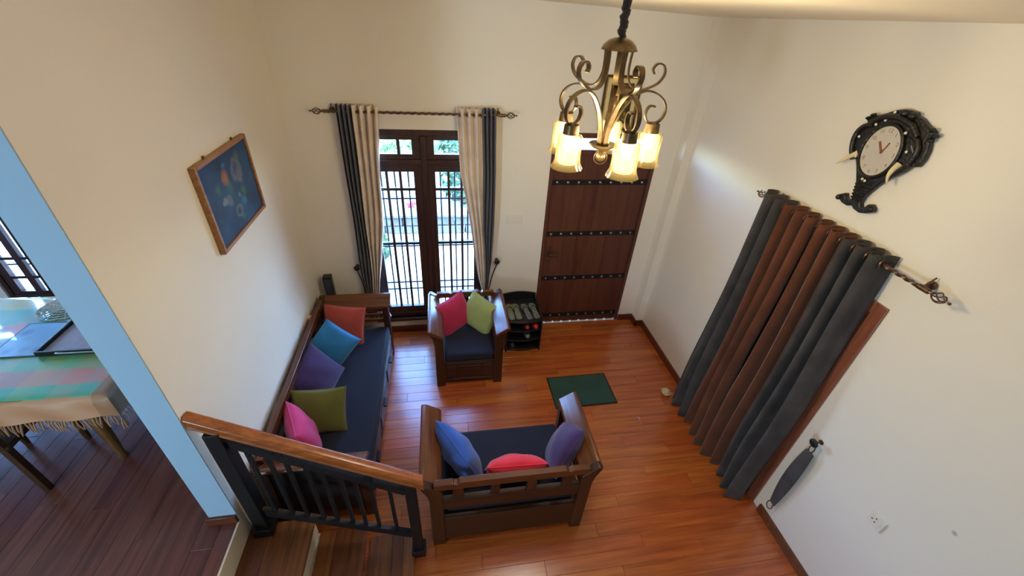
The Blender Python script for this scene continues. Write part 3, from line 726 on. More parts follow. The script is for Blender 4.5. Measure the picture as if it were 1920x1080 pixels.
obj('mount', MB().box(-hw + .026, hw - .026, -.010, -.002, -hh + .026, hh - .026), MAT_, fp, smooth=0)
obj('inner_frame', MB().box(-.108, .108, -.018, -.009, -.175, .175), DKF, fp, bevel=.003)
obj('print', MB().box(-.098, .098, -.0195, -.017, -.165, .165), PRINT, fp, smooth=0)
obj('gilt_band', MB().box(-.09, .09, -.021, -.019, .09, .13), GLD, fp, smooth=0)

# ------------------------------------------------------------------ elephant wall clock
CY, CZ = 1.985, 2.70
OUT = [(2.104, 2.6489), (2.1393, 2.694), (2.1666, 2.7278), (2.1778, 2.7591), (2.1781, 2.8062), (2.1464, 2.8468), (2.1678, 2.8743), (2.1558, 2.8993), (2.1165, 2.9107), (2.0706, 2.9326), (2.0392, 2.9511), (2.0047, 2.9627), (1.9661, 2.9658), (1.9263, 2.9652), (1.9121, 2.9481), (1.8789, 2.941), (1.8454, 2.9229), (1.8267, 2.913), (1.7935, 2.904), (1.7909, 2.8904), (1.7665, 2.8824), (1.7871, 2.8656), (1.7813, 2.8469), (1.7669, 2.81), (1.7628, 2.7694), (1.7699, 2.7306), (1.8024, 2.7199), (1.8226, 2.6878), (1.8456, 2.6637), (1.8693, 2.6389), (1.8932, 2.6067), (1.9162, 2.5707), (1.9363, 2.5277), (1.9524, 2.4888), (1.9505, 2.4528), (1.9343, 2.4337), (1.9166, 2.4451), (1.9065, 2.4678), (1.8844, 2.4772), (1.8625, 2.4613), (1.8579, 2.4416), (1.8919, 2.419), (1.9326, 2.4045), (1.9706, 2.4104), (1.9974, 2.4253), (2.0235, 2.4104), (2.0617, 2.4135), (2.0992, 2.429), (2.1239, 2.4384), (2.069, 2.4755), (2.0518, 2.4483), (2.0265, 2.4435), (2.0163, 2.4552), (2.0287, 2.5024), (2.0447, 2.5549), (2.073, 2.6024)]
EB = plain('ebony_carving', (24, 20, 18), .35, 0, .4, 60, .5)
ck = thing('wall_clock', 'black carved elephant head clock with an oval white face on the right wall', 'clock', (XR, CY, CZ))
def wp(a, b, dd): return (-dd, a - CY, b - CZ)
poly = OUT[::-1]
obj('carved_body', MB().prism(poly, wp, .001, .034), EB, ck, bevel=.008, seg=3)
FY, FZ = 1.994, 2.745
def ell(ry, rz, n=40, tilt=.18):
    o = []
    for i in range(n):
        a = 2 * PI * i / n; y, z = ry * math.cos(a), rz * math.sin(a)
        o.append((FY + y * math.cos(tilt) - z * math.sin(tilt) * -1 * -1, FZ + z * math.cos(tilt) + y * math.sin(tilt)))
    return o
def ellxy(ry, rz, a, tilt=.18):
    y, z = ry * math.cos(a), rz * math.sin(a); return (FY + y * math.cos(tilt) - z * math.sin(tilt), FZ + z * math.cos(tilt) + y * math.sin(tilt))
TL = 0.0
RY, RZ = .104, .136
ring = [ellxy(RY + .006, RZ + .006, 2 * PI * i / 48, TL) for i in range(49)]
obj('face_rim', MB().tube([wp(a, b, .040) for a, b in ring], .010, 8), EB, ck)
dial = obj('dial', MB().prism([ellxy(RY, RZ, 2 * PI * i / 48, TL) for i in range(48)], wp, .030, .041), plain('dial_paper', (196, 188, 178), .4, 0, .03), ck, smooth=0)
NUMC = plain('numeral_ink', (150, 112, 96), .6)
for i in range(12):
    cu = bpy.data.curves.new('numeral', 'FONT'); cu.body = str(12 if i == 0 else i); cu.size = .030; cu.align_x = 'CENTER'; cu.align_y = 'CENTER'; cu.extrude = .0004
    tmp = bpy.data.objects.new('tmp', cu); me = bpy.data.meshes.new_from_object(tmp); bpy.data.objects.remove(tmp)
    me.materials.clear(); me.materials.append(NUMC)
    a = PI / 2 + i * PI / 6; y, z = ellxy(RY * .80, RZ * .82, a, TL)      # seen from the room, +y is on the viewer's left
    o = bpy.data.objects.new('numeral', me); C.objects.link(o); o.parent = dial
    o.matrix_local = Matrix.Translation(wp(y, z, .0414)) @ Matrix(((0, 0, -1), (-1, 0, 0), (0, 1, 0))).to_4x4()
HAND = plain('copper_hand', (160, 96, 72), .35, .5)
def hand(y, z, wd):
    a = wp(1.981, 2.742, .044); b = wp(y, z, .044); m_ = MB().bar(a, b, wd, .002, (1, 0, 0)); obj('hand', m_, HAND, ck, smooth=0)
hand(2.02, 2.792, .011); hand(1.962, 2.800, .007)
obj('hand_cap', MB().ball(wp(1.981, 2.742, .046), .006, 10), HAND, ck)
def tusk(pts, r, name='tusk'):
    obj(name, MB().tube(spline([wp(*p) for p in pts]), r, 10), plain('ivory', (222, 204, 164), .4, 0, .05), ck, smooth=80)
tusk([(2.118, 2.700, .03), (2.145, 2.672, .045), (2.170, 2.640, .055), (2.200, 2.612, .06)], [.019 - .017 * i / 18 for i in range(19)])
tusk([(1.862, 2.715, .03), (1.866, 2.680, .05), (1.862, 2.645, .06), (1.842, 2.610, .065)], [.020 - .018 * i / 18 for i in range(19)])
# ears, brow swirls, crown balls and trunk ridges
for sg in (1, -1):
    cy = FY + sg * .145
    obj('ear_fold', MB().tube(spline([wp(FY + sg * .115, 2.86, .034), wp(FY + sg * .165, 2.84, .040), wp(FY + sg * .188, 2.79, .040), wp(FY + sg * .175, 2.72, .038), wp(FY + sg * .135, 2.66, .034)]), .014, 8), EB, ck, smooth=80)
obj('brow', MB().tube(spline([wp(2.13, 2.86, .036), wp(2.08, 2.905, .042), wp(1.99, 2.925, .046), wp(1.90, 2.905, .042), wp(1.85, 2.86, .036)]), .016, 8), EB, ck, smooth=80)
for y, z in ((1.972, 2.950), (1.925, 2.945)): obj('crown_roll', MB().ball(wp(y, z, .036), .024, 12, (1, 1.1, .8)), EB, ck)
for y, z in ((1.80, 2.905), (1.775, 2.884), (1.785, 2.862), (2.160, 2.885), (2.14, 2.905)): obj('leaf_spike', MB().lathe([(.013, 0), (.010, .014), (.001, .03)], 8, Matrix.Translation(wp(y, z, .028)) @ Matrix.Rotation(-PI / 2, 4, 'Y')), EB, ck)
for i in range(7):
    z = 2.585 - i * .019; obj('trunk_ridge', MB().tube([wp(2.045 - i * .004, z, .033), wp(1.99 - i * .003, z - .006, .042), wp(1.935 + i * .002, z, .033)], .006, 6), EB, ck)
for k, sgn in ((0, 1), (1, -1)):
    yb = 2.062 if sgn > 0 else 1.905
    obj('trunk_tip', MB().ball(wp(2.096 if sgn > 0 else 1.868, 2.437 if sgn > 0 else 2.452, .034), .017, 10), EB, ck)
GEM = plain('clear_gem', (226, 220, 206), .1, .3, .02)
for y, z in [(2.0234, 2.9441), (1.9617, 2.9463), (2.0912, 2.866), (2.0516, 2.8981), (2.1535, 2.7844), (1.9108, 2.8644), (1.8548, 2.783), (1.9002, 2.8938), (2.114, 2.6822), (1.9856, 2.58), (2.0043, 2.5838)]:
    obj('gem', MB().ball(wp(y, z, .044), .0085, 10, (.6, 1, 1)), GEM, ck)
for i in range(8): obj('bead', MB().ball(wp(1.852 - .0075 * i, 2.812 - .007 * i, .036), .0035, 6), GEM, ck)

# ------------------------------------------------------------------ curtain rods
def finial(mb, base, d, L=.105, r=.024):
    base = Vector(base); d = Vector(d).normalized(); a = d.orthogonal().normalized(); b = d.cross(a)
    mb.tube([base, base + d * .02], [.010, .006], 8)
    for k in range(5):
        pts = []
        for i in range(13):
            t = i / 12; an = 2 * PI * k / 5 + t * 2.4; rr_ = r * math.sin(PI * t) ** .8 + .002
            pts.append(base + d * (.018 + (L - .035) * t) + (a * math.cos(an) + b * math.sin(an)) * rr_)
        mb.tube(pts, .0032, 6)
    mb.tube([base + d * (L - .018), base + d * (L - .002)], [.005, .004], 8); mb.ball(base + d * L, .0075, 8)
    return mb
def rod(label, p, q, brackets, wall_dir):
    p = Vector(p); q = Vector(q); d = (q - p).normalized(); t = thing('curtain_rod', label, 'curtain rod', p)
    q = q - p; a = d.orthogonal().normalized(); b = d.cross(a); n = 130; mb = MB(); L = q.length; v = []
    for i in range(n + 1):
        for k in range(6):
            an = 2 * PI * k / 6 + i * .42; rr_ = .0125 if k % 2 else .0092
            v.append(d * (L * i / n) + (a * math.cos(an) + b * math.sin(an)) * rr_)
    f = [(i * 6 + k, i * 6 + (k + 1) % 6, (i + 1) * 6 + (k + 1) % 6, (i + 1) * 6 + k) for i in range(n) for k in range(6)]
    mb.add(v, f); obj('pole', mb, M['rodmetal'], t, smooth=60)
    for e, dd in ((Vector((0, 0, 0)), -d), (q, d)):
        fo = obj('finial', finial(MB(), e, dd), M['rodmetal'], t)
        obj('end_collar', MB().tube([e - dd * .05, e + dd * .004], .0145, 12), M['rodmetal'], t)
    wd = Vector(wall_dir)
    for u in brackets:
        c = d * u; bm_ = MB().tube([c + wd * .006, c + wd * .07], .007, 8)
        bm_.lathe([(.024, 0), (.022, .008), (.010, .012)], 14, Matrix.Translation(c + wd * .079) @ wd.to_track_quat('-Z', 'Y').to_matrix().to_4x4())
        bm_.tube([c + wd * .03, c + wd * .075 + Vector((0, 0, .045))], .0045, 6)
        obj('bracket', bm_, M['rodmetal'], t)
    return t
rod('twisted dark metal curtain rod with basket finials above the front window', (-.960, 3.88, 2.490), (.575, 3.88, 2.490), (.055, 1.48), (0, 1, 0))
rod('twisted bronze curtain rod with basket finials on the right wall below the clock', (2.362, 2.585, 2.243), (2.362, 1.352, 2.243), (.06, 1.185), (1, 0, 0))

# ------------------------------------------------------------------ curtains
def ring(mb, c, axis, r=.024, t=.005):
    a = Vector(axis).normalized(); u = a.orthogonal().normalized(); v = a.cross(u)
    mb.tube([Vector(c) + (u * math.cos(2 * PI * i / 14) + v * math.sin(2 * PI * i / 14)) * r for i in range(15)], t, 6); return mb
# front window pair: narrow folds, gathered by a tie near the bottom
def front_curtain(label, L, Rr, split, waves, seed, grey_first):
    t = thing('curtain', label, 'curtain', (L[0][1] if grey_first else Rr[0][1], 3.88, 2.53)); ox, oy, oz = t.location
    rr_ = random.Random(seed); ph = [rr_.uniform(-.35, .35) for _ in range(waves * 2 + 3)]
    def fn(s_, z):
        x0, x1, xs = lerp_tab(L, z), lerp_tab(Rr, z), lerp_tab(split, z); sp = .5
        x = x0 + (xs - x0) * s_ / sp if s_ < sp else xs + (x1 - xs) * (s_ - sp) / (1 - sp)
        k = s_ * waves; j = int(k); loose = min(1, max(0, (2.5 - z) / 1.2))
        A = .042 * (1 - .40 * min(1, (2.53 - z) / 1.9)); A *= 1 - loose * .25 * ph[j]
        y = A * math.sin(2 * PI * k + loose * .5 * ph[j])
        x += .006 * loose * math.sin(5 * z + j)
        return (x - ox, 3.88 + y - oy, z - oz)
    zb = .30
    for nm, mat, a, b in (('grey_panel', M['grey_l'], 0, .5), ('beige_panel', M['beige'], .5, 1)) if grey_first else (('beige_panel', M['beige'], 0, .5), ('grey_panel', M['grey_l'], .5, 1)):
        m_ = MB().grid(lambda u, v: fn(a + (b - a) * u, 2.545 + (zb - 2.545) * v), int(waves * 6), 44)
        obj(nm, m_, mat, t, smooth=80, solid=.003)
    for k in range(waves):
        s_ = (k + .5) / waves; p = fn(s_, 2.49); obj('eyelet', ring(MB(), (p[0], 0, 2.49 - oz), (1, .25, 0), .021, .004), M['rodmetal'], t)
    return t
front_curtain('grey and beige curtain at the front window, on the sofa corner side',
    [(2.55, -.858), (1.6, -.873), (.9, -.880), (.58, -.860), (.3, -.900)], [(2.55, -.512), (1.97, -.562), (1.45, -.596), (1.05, -.652), (.64, -.725), (.56, -.735), (.3, -.640)],
    [(2.55, -.732), (1.6, -.754), (.8, -.785), (.56, -.80), (.3, -.77)], 7, 3, True)
front_curtain('beige and grey curtain at the front window, on the side towards the door',
    [(2.55, .143), (1.97, .173), (1.43, .262), (.763, .360), (.56, .405), (.3, .36)], [(2.55, .494), (1.97, .510), (1.0, .500), (.61, .455), (.56, .45), (.3, .50)],
    [(2.55, .365), (1.97, .385), (1.38, .400), (.73, .428), (.56, .43), (.3, .43)], 7, 5, False)
def holdback(label, knob, wall_dir):
    t = thing('curtain_holdback', label, 'holdback', knob); wd = Vector(wall_dir)
    q = wd.to_track_quat('Z', 'Y').to_matrix().to_4x4()
    obj('knob', MB().lathe([(.0005, -.014), (.022, -.012), (.030, -.005), (.030, .004), (.020, .010)], 18, q), M['iron'], t)
    obj('stem', MB().lathe([(.007, .006), (.007, .05), (.016, .054), (.017, .0595)], 12, q), M['brass'], t)
    return t
holdback('round black curtain holdback knob on the front wall in the sofa corner', (-.925, 3.90, .936), (0, 1, 0))
holdback('round black curtain holdback knob on the front wall between the window and the light switch', (.559, 3.90, .963), (0, 1, 0))
holdback('round black curtain holdback knob on the right wall beside the side door', (2.39, 1.368, .990), (1, 0, 0))
def tie(label, knob, xs, z, mat):
    t = thing('curtain_tie', label, 'tieback', knob); k = Vector(knob)
    xa, xb = xs; pts = []
    for i in range(13):
        a = -PI / 2 + 2 * PI * i / 12; pts.append(Vector(((xa + xb) / 2 + (xb - xa) / 2 * math.sin(a), 3.88 - .050 * math.cos(a), z)) - k)
    m_ = MB().ribbon(pts, (0, 0, 1), .05, .004); obj('band', m_, mat, t, smooth=80)
    s_ = pts[0] if abs((xa) - knob[0]) < abs(xb - knob[0]) else pts[6]
    obj('cord', MB().tube(spline([(0, .02, .022), (.006 if s_.x < 0 else -.006, .015, -.02), (s_.x * .55, .02, s_.z * .55), s_]), .006, 6), M['iron'], t)
    return t
tie('dark tie band around the curtain in the sofa corner', (-.925, 3.90, .936), (-.872, -.715), .585, M['grey_l'])
tie('dark tie band and cord around the curtain behind the armchair', (.559, 3.90, .963), (.385, .468), .585, M['grey_l'])
# side door pair: grey outer panels and rust inner panels with deep pleats
def side_curtain(label, y0, y1, yb0, yb1, cols, waves, seed, flap=0.):
    t = thing('curtain', label, 'curtain', (2.362, y0, 2.27)); o = Vector(t.location)
    rr_ = random.Random(seed); ph = [(rr_.uniform(-1, 1), rr_.uniform(-1, 1), rr_.uniform(-1, 1)) for _ in range(waves + 4)]
    def fn(s_, z):
        tt = min(1, max(0, (2.29 - z) / 2.28)); k = s_ * (waves + flap); j = int(k); fr_ = k - j
        a, b, c = [ph[j][i] * (1 - fr_) + ph[j + 1][i] * fr_ for i in range(3)]
        y = (y0 + (y1 - y0) * s_) * (1 - tt) + (yb0 + (yb1 - yb0) * s_) * tt
        A = .070 * (1 - .1 * tt * (1 + a))
        sn = math.sin(2 * PI * k + .5 * tt * b); tri = 2 / PI * math.asin(max(-1, min(1, sn))); q = .25 + .55 * tt
        x = 2.362 + A * (sn * q + tri * 1.06 * (1 - q)) - tt ** 1.3 * (.055 + .035 * c)
        y += .022 * tt * math.sin(3 * z + 2 * a) + .012 * math.sin(2 * PI * k * 2) * (1 - tt)
        return (min(x, 2.435) - o.x, y - o.y, z - o.z)
    for nm, mat, a, b in cols:
        m_ = MB().grid(lambda u, v: fn(a + (b - a) * u, 2.292 + (.012 - 2.292) * v), int((b - a) * waves * 14) + 1, 40)
        obj(nm, m_, mat, t, smooth=80, solid=.004)
    for k in range(1, waves * 2 + (1 if flap else 0)):
        s_ = k / ((waves + flap) * 2); p = fn(s_, 2.243)
        obj('eyelet', ring(MB(), (0, p[1] - .003, 2.243 - o.z), (.45 if k % 2 else -.45, 1, 0), .027, .0065), M['rodmetal'], t)
    return t
side_curtain('side door curtain farther from the steps, charcoal outer panel and rust inner panel', 2.60, 2.10, 2.62, 2.07, (('grey_panel', M['grey_r'], 0, .52), ('rust_panel', M['rust'], .52, 1)), 5, 11)
side_curtain('side door curtain nearer the steps, rust inner panel and charcoal outer panel', 2.085, 1.60, 2.06, 1.50, (('rust_panel', M['rust'], 0, .52), ('grey_panel', M['grey_r'], .50, 1)), 5, 17, .26)
# loose tie band hanging from the knob beside the side door
t = thing('curtain_tie', 'long charcoal curtain tie band hanging from the knob on the right wall', 'tieback', (2.405, 1.368, .962))
bd = MB(); nb = 16; v = []
for i in range(nb + 1):
    u = i / nb; wdt = .016 + .032 * math.sin(PI * min(1, .12 + u * .84)) ** .8; z = -.065 - u * .66; y = -.006 + .008 * math.sin(u * 3)
    for sx in (-.006, .006): v += [(sx + .012 * u, y - wdt, z), (sx + .012 * u, y + wdt, z)]
f = []
for i in range(nb):
    a, b = i * 4, i * 4 + 4; f += [(a, a + 1, b + 1, b), (a + 3, a + 2, b + 2, b + 3), (a + 2, a, b, b + 2), (a + 1, a + 3, b + 3, b + 1)]
f += [(0, 2, 3, 1), (nb * 4, nb * 4 + 1, nb * 4 + 3, nb * 4 + 2)]
bd.add(v, f); obj('band', bd, M['grey_r'], t, smooth=60, bevel=.003)
obj('loop', MB().tube(spline([(0, -.012, -.068), (.004, -.018, -.03), (.008, 0, .012), (.004, .016, -.03), (0, .010, -.068)]), .0035, 6), M['iron'], t)
obj('loop', MB().tube(spline([(.012, -.012, -.722), (.012, -.022, -.77), (.012, .004, -.80), (.012, .028, -.77), (.012, .018, -.722)]), .0035, 6), M['iron'], t)

# ------------------------------------------------------------------ chandelier
HX, HY = .735, 1.86; ZC = 2.896
ch = thing('chandelier', 'five-arm bronze scroll chandelier with lit amber glass shades, hanging in front of the door', 'chandelier', (HX, HY, ZC))
cz = ceil_z(HX, HY) - ZC
obj('ceiling_canopy', MB().lathe([(.012, cz - .035), (.05, cz - .022), (.06, cz - .001)], 24), M['brass'], ch)
rr = random.Random(2); n = 26
pts = [(.004 * math.sin(i * 1.3), .004 * math.cos(i * 1.1), .325 + (cz - .03 - .325) * i / n) for i in range(n + 1)]
obj('chain_sleeve', MB().tube(pts, [.0155 + .004 * math.sin(i * 2.1) for i in range(n + 1)], 10), M['chain'], ch, smooth=80)
obj('dome', MB().lathe([(.010, .326), (.026, .323), (.048, .314), (.064, .300), (.073, .284), (.074, .279), (.067, .282)], 28), M['brass'], ch)
obj('hub', MB().lathe([(.0005, -.098), (.062, -.094), (.066, -.100), (.045, -.112), (.018, -.124), (.012, -.136), (.0005, -.138)], 28), M['brass'], ch)
obj('finial_ball', MB().ball((0, 0, -.155), .0235, 18), M['brass'], ch)
ring(MB(), (0, 0, 0), (1, 0, 0))
obj('finial_ring', ring(MB(), (0, 0, -.160), (.3, 1, 0), .030, .002), M['brass'], ch)
A0 = math.radians(133.9)
ARM = [(.022, -.098), (.028, -.03), (.055, .045), (.095, .105), (.140, .134), (.190, .130), (.232, .102), (.248, .062), (.237, .024), (.208, .006), (.177, .017), (.164, .048), (.176, .076), (.200, .076)]
STR = [(.058, .290), (.054, .235), (.058, .185), (.080, .148), (.118, .138), (.158, .150), (.192, .172), (.208, .206), (.196, .236), (.170, .240), (.156, .220), (.164, .202)]
for i in range(5):
    a = A0 + i * 2 * PI / 5; c, s_ = math.cos(a), math.sin(a); sd = (-s_, c, 0)
    def P3(l): return spline([(r * c, r * s_, z) for r, z in l], 5)
    ar = obj('arm', MB().ribbon(P3(ARM), sd, .021, .007), M['brass'], ch, smooth=50)
    obj('strap', MB().ribbon(P3(STR), sd, .022, .006), M['brass'], ch, smooth=50)
    mt = Matrix.Translation((.208 * c, .208 * s_, 0))
    sh = obj('lamp_shade', MB().lathe([(.026, -.030), (.050, -.036), (.056, -.046), (.056, -.120), (.058, -.145), (.066, -.166), (.072, -.176), (.0705, -.177), (.064, -.167), (.056, -.146), (.054, -.120), (.054, -.047), (.048, -.038), (.026, -.032)], 28, mt, False), M['amber'], ch)
    obj('socket_cup', MB().lathe([(.012, .012), (.031, .006), (.034, -.032), (.024, -.036)], 20, mt), M['brass'], ch)
    obj('frosted_tube', MB().lathe([(.020, -.036), (.043, -.044), (.0445, -.052), (.0445, -.150), (.040, -.156), (.0005, -.157)], 24, mt), M['bulb'], sh)
    L = bpy.data.lights.new('lamp_bulb', 'POINT'); L.energy = 22; L.color = (1, .95, .88); L.shadow_soft_size = .028
    lo = bpy.data.objects.new('lamp_bulb', L); C.objects.link(lo); lo.parent = sh; lo.location = (.208 * c, .208 * s_, -.115)

# ------------------------------------------------------------------ stair railing
rl = thing('stair_railing', 'black metal stair railing with a moulded wooden handrail, beside the short steps', 'railing', (-1.2, 1.5, .378))
o = Vector(rl.location)
def Yr(x): return 1.567 + (x + 1.235) * (1.472 - 1.567) / .963
def zr(x): return 1.447 + (x + 1.334) * (.854 - 1.461) / 1.14       # underside of the handrail
def L3(x, z, dy=0): return Vector((x, Yr(x) + dy, z)) - o
HP = [(-.028, 0), (.028, 0), (.034, .010), (.028, .022), (.030, .036), (.036, .046), (.034, .064), (.022, .076), (0, .080), (-.022, .076), (-.034, .064), (-.036, .046), (-.030, .036), (-.028, .022), (-.034, .010)]
xa, xb = -1.322, -.186
hv = [L3(xa, zr(xa)) + Vector((0, a * .95, b * 1.1)) for a, b in HP] + [L3(xb, zr(xb)) + Vector((0, a * .95, b * 1.1)) for a, b in HP]
k = len(HP); hm = MB().add(hv, [tuple(range(k - 1, -1, -1)), tuple(range(k, 2 * k))] + [(i, (i + 1) % k, k + (i + 1) % k, k + i) for i in range(k)])
obj('handrail', hm, M['rail'], rl, smooth=30, bevel=.002)
def newel(x, z0, wd):
    m_ = MB(); p = L3(x, 0); zt_ = zr(x) - o.z + .004; zz = z0 - o.z
    m_.box(p.x - wd / 2, p.x + wd / 2, p.y - wd / 2, p.y + wd / 2, zz, zt_)
    nw = obj('newel_post', m_, M['iron'], rl, bevel=.003)
    obj('base_cover', MB().box(p.x - wd * .75, p.x + wd * .75, p.y - wd * .75, p.y + wd * .75, zz, zz + .075), M['iron'], nw, bevel=.004)
newel(-1.229, .378, .078); newel(-.271, 0, .062)
def zt(x): return 1.322 - .03 + (x + 1.188) * (.815 - 1.322) / .89
def zb(x): return .541 + (x + 1.05) * (.29 - .565) / .73
obj('top_rail', MB().bar(L3(-1.20, zt(-1.20)), L3(-.30, zt(-.30)), .03, .05), M['iron'], rl)
obj('bottom_rail', MB().bar(L3(-1.20, zb(-1.20)), L3(-.30, zb(-.30)), .03, .06), M['iron'], rl)
for x in (-1.115, -1.02, -.935, -.84, -.76, -.667, -.59, -.507, -.397):
    obj('baluster', MB().bar(L3(x, zb(x) + .01), L3(x, zt(x)), .020, .020, (0, 1, 0)), M['iron'], rl)
for x in (-.95, -.50): obj('rail_stud', MB().bar(L3(x, zt(x)), L3(x, zr(x) + .004), .03, .03, (0, 1, 0)), M['iron'], rl)

# ------------------------------------------------------------------ dining table and what is on it
TX0, TX1, TY0, TY1, TZ = -3.75, -1.985, 1.965, 3.03, 1.305
dt = thing('dining_table', 'wooden dining table with turned legs under a plaid cloth, seen past the left wall', 'table', (TX1, TY0, ZD)); o = Vector(dt.location)
obj('table_top', MB().box(TX0 - o.x, 0, 0, TY1 - o.y, TZ - .035 - o.z, TZ - .006 - o.z), M['table'], dt, bevel=.004)
obj('table_apron', MB().box(TX0 + .12 - o.x, -.12, .10, TY1 - o.y - .10, TZ - .12 - o.z, TZ - .035 - o.z), M['table'], dt)
LEG = [(.022, 0), (.030, .02), (.020, .05), (.026, .12), (.034, .30), (.038, .40), (.026, .43), (.040, .46), (.040, .48), (.028, .50), (.042, .53), (.042, .70)]
for x in (-.28, TX0 + .25 - o.x):
    for y in (.13, TY1 - o.y - .13): obj('leg', MB().lathe(LEG, 14, Matrix.Translation((x, y, 0))), M['table'], dt)
m, g = base('plaid_cloth'); tc = g.n('ShaderNodeTexCoord').outputs['Object']
sx = g.n('ShaderNodeSeparateXYZ', {0: tc})
fy = g.n('ShaderNodeMapRange', {'Value': sx.outputs[1], 'From Min': -.12, 'From Max': 1.2}).outputs[0]
st_ = [(0, (198, 143, 103)), (.082, (198, 143, 103)), (.09, (49, 198, 151)), (.165, (49, 198, 151)), (.17, (243, 155, 132)), (.265, (243, 155, 132)), (.27, (141, 219, 153)), (.40, (129, 224, 177)), (.405, (113, 219, 236)), (.52, (113, 219, 236)), (.525, (243, 167, 177)), (.63, (243, 167, 177)), (.635, (82, 200, 188)), (.76, (82, 200, 188)), (.77, (245, 224, 141)), (.9, (106, 212, 200))]
cy = ramp(g, fy, [(p, lin(c)) for p, c in st_], 'CONSTANT')
fx = g.n('ShaderNodeMath', {0: g.n('ShaderNodeMath', {0: sx.outputs[0], 1: 1.55}, operation='MULTIPLY').outputs[0]}, operation='FRACT').outputs[0]
cx = ramp(g, fx, [(0, lin((70, 150, 140))), (.2, lin((176, 170, 70))), (.38, lin((120, 170, 120))), (.52, lin((224, 112, 84))), (.72, lin((140, 150, 160))), (.86, lin((208, 120, 110)))], 'CONSTANT')
border = g.n('ShaderNodeMath', {0: fy, 1: .088}, operation='GREATER_THAN').outputs[0]
bfac = g.n('ShaderNodeMath', {0: border, 1: .30}, operation='MULTIPLY').outputs[0]
inx = g.n('ShaderNodeMath', {0: sx.outputs[0], 1: -.075}, operation='LESS_THAN').outputs[0]
cc = g.n('ShaderNodeMix', {0: bfac, 6: cy, 7: cx}, data_type='RGBA').outputs[2]
cc = g.n('ShaderNodeMix', {0: inx, 6: lin((168, 122, 88)), 7: cc}, data_type='RGBA').outputs[2]
nz = g.n('ShaderNodeTexNoise', {'Vector': tc, 'Scale': 5., 'Detail': 2.}).outputs[0]
finish(g, cc, .5, 0, nz, .35, Coat_Weight=1., Coat_Roughness=.06, Coat_IOR=1.7); PLAID = m
tcl = thing('tablecloth', 'madras plaid tablecloth with a tan fringed border under clear plastic on the dining table', 'tablecloth', (TX1, TY0, TZ)); o = Vector(tcl.location)
xs = [TX0 - .004, TX1 + .004]; ys = [TY0 - .004, TY1 + .004]; drop = .155
def cloth(u, v):
    X = TX0 - drop + (TX1 - TX0 + 2 * drop) * u; Y = TY0 - drop + (TY1 - TY0 + 2 * drop) * v
    dx = max(TX0 - X, 0, X - TX1); dy = max(TY0 - Y, 0, Y - TY1); d_ = max(dx, dy)
    x = min(max(X, TX0), TX1); y = min(max(Y, TY0), TY1); out = .018 * min(1, d_ / .05) + .10 * d_ 
    wv_ = .010 * math.sin(X * 19 + Y * 17) * min(1, d_ / .1)
    if dx > 0: x += (1 if X > TX1 else -1) * (out + wv_)
    if dy > 0: y += (1 if Y > TY1 else -1) * (out + wv_)
    return Vector((x, y, TZ - d_ + .0015 * math.sin(X * 7) * math.sin(Y * 9))) - o
obj('cloth', MB().grid(cloth, 84, 56), PLAID, tcl, smooth=80)
fr = MB(); rr = random.Random(9)
def strand(p, nx, ny):
    q = p + Vector((nx * .006 + rr.uniform(-.006, .006), ny * .006 + rr.uniform(-.006, .006), -.035)); e = q + Vector((rr.uniform(-.012, .012), rr.uniform(-.012, .012), -.045))
    fr.tube([p, q, e], [.004, .0055, .003], 5)
nx_ = 110
for i in range(nx_): strand(cloth((i + .5) / nx_, 0), 0, -1)
for i in range(62): strand(cloth(1, (i + .5) / 62), 1, 0)
fo = obj('fringe', fr, fabric('tan_fringe', (172, 128, 96)), tcl); fo['kind'] = 'stuff'
z0 = TZ + .004
tr = thing('serving_tray', 'black rimmed serving tray with a pale inside on the dining table', 'tray', (-2.33, 2.50, z0))
obj('tray_base', MB().box(-.23, .23, -.155, .155, .004, .010), plain('pale_tray_lining', (196, 178, 190), .25), tr)
for b in ((-.245, .245, -.170, -.154), (-.245, .245, .154, .170), (-.245, -.229, -.154, .154), (.229, .245, -.154, .154)): obj('tray_side', MB().box(*b, 0, .034), M['black'], tr, bevel=.004)
obj('tray_handle', MB().tube(spline([(-.11, -.172, .026), (-.10, -.185, .030), (.10, -.185, .030), (.11, -.172, .026)]), .005, 6), M['rivet'], tr)
m, g = base('blue_placemat'); v = coords(g); vo = g.n('ShaderNodeTexVoronoi', {'Vector': v, 'Scale': 9.}).outputs['Distance']
finish(g, ramp(g, vo, [(.2, lin((44, 104, 168))), (.5, lin((104, 168, 212)))]), .3, Coat_Weight=.6); PM = m
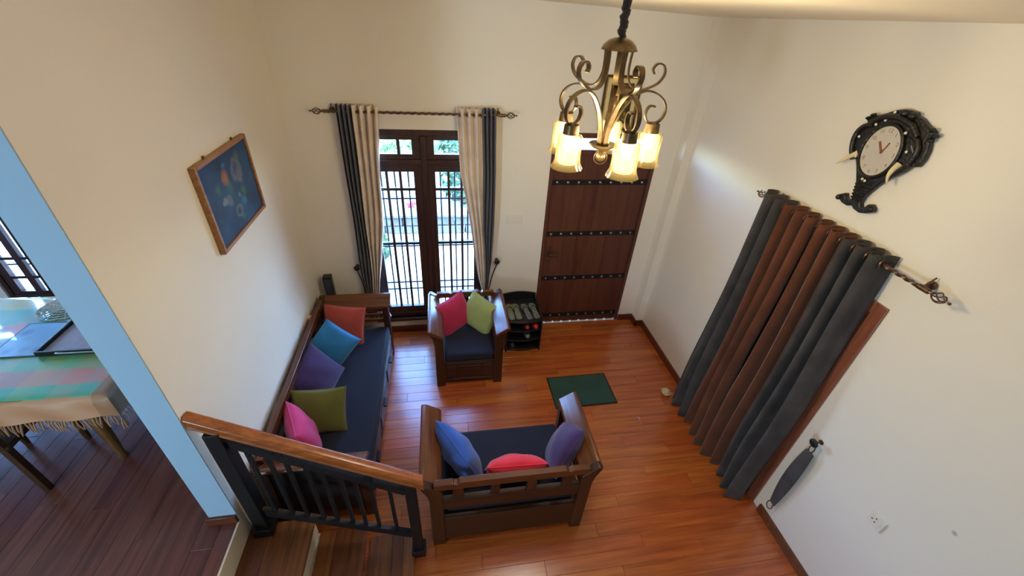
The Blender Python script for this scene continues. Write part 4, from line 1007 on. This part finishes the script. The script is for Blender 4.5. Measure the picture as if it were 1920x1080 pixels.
for lab, x in (('blue patterned placemat beside the tray on the dining table', -2.715), ('blue patterned placemat farther along the dining table, at the photo edge', -3.22)):
    q = thing('placemat', lab, 'placemat', (x, 2.51, z0), 0)
    obj('mat', MB().box(-.125, .125, -.165, .165, 0, .003), PM, q, smooth=0); obj('edge', MB().box(-.132, .132, -.172, -.165, 0, .0032).box(-.132, .132, .165, .172, 0, .0032).box(-.132, -.125, -.165, .165, 0, .0032), plain('placemat_edge', (30, 50, 70), .6), q, smooth=0)
dl = thing('lace_doily', 'round white lace doily on the dining table behind the tray', 'doily', (-2.74, 2.86, z0)); lm = MB()
for k in range(1, 6):
    lm.tube([(.03 * k * math.cos(2 * PI * i / 36) * (1 + .03 * math.sin(6 * 2 * PI * i / 36)), .03 * k * math.sin(2 * PI * i / 36) * (1 + .03 * math.sin(12 * PI * i / 36)), .003) for i in range(37)], [.009] * 37, 6, .3)
for i in range(18):
    a = 2 * PI * i / 18; lm.tube([(.012 * math.cos(a), .012 * math.sin(a), .003), (.158 * math.cos(a), .158 * math.sin(a), .003)], .006, 6, .4)
fo = obj('lace', lm, plain('white_lace', (228, 232, 228), .8), dl); fo['kind'] = 'stuff'
# dining chairs pushed under the table
def dining_chair(label, loc, rz, first=[None]):
    if first[0]: return dup(first[0], loc, (0, 0, rz), label)
    t = thing('dining_chair', label, 'chair', loc, rz, 'dining chairs'); first[0] = t
    for x in (-.19, .19):
        obj('leg', MB().lathe([(.016, 0), (.020, .05), (.020, .42)], 10, Matrix.Translation((x, .19, 0))), M['chairwood'], t)
        obj('leg', MB().bar((x, -.19, 0), (x, -.20, .44), .036, .036, (0, 1, 0)), M['chairwood'], t)
        obj('back_post', MB().bar((x, -.20, .43), (x * .98, -.235, .86), .034, .030, (0, 1, 0)), M['chairwood'], t)
    obj('seat', MB().box(-.215, .215, -.215, .225, .42, .455), M['chairwood'], t, bevel=.012, seg=3)
    for z in (.56, .68): obj('back_slat', MB().bar((-.185, -.212 - (z - .56) * .08, z), (.185, -.212 - (z - .56) * .08, z), .016, .05), M['chairwood'], t)
    obj('top_rail', MB().bar((-.20, -.234, .835), (.20, -.234, .835), .024, .075), M['chairwood'], t, bevel=.006)
    return t
dining_chair('dining chair pushed under the near long side of the dining table', (-2.78, 2.09, ZD), 0)
dining_chair('dining chair pushed under the end of the dining table behind the left wall', (-2.02, 2.55, ZD), PI / 2)
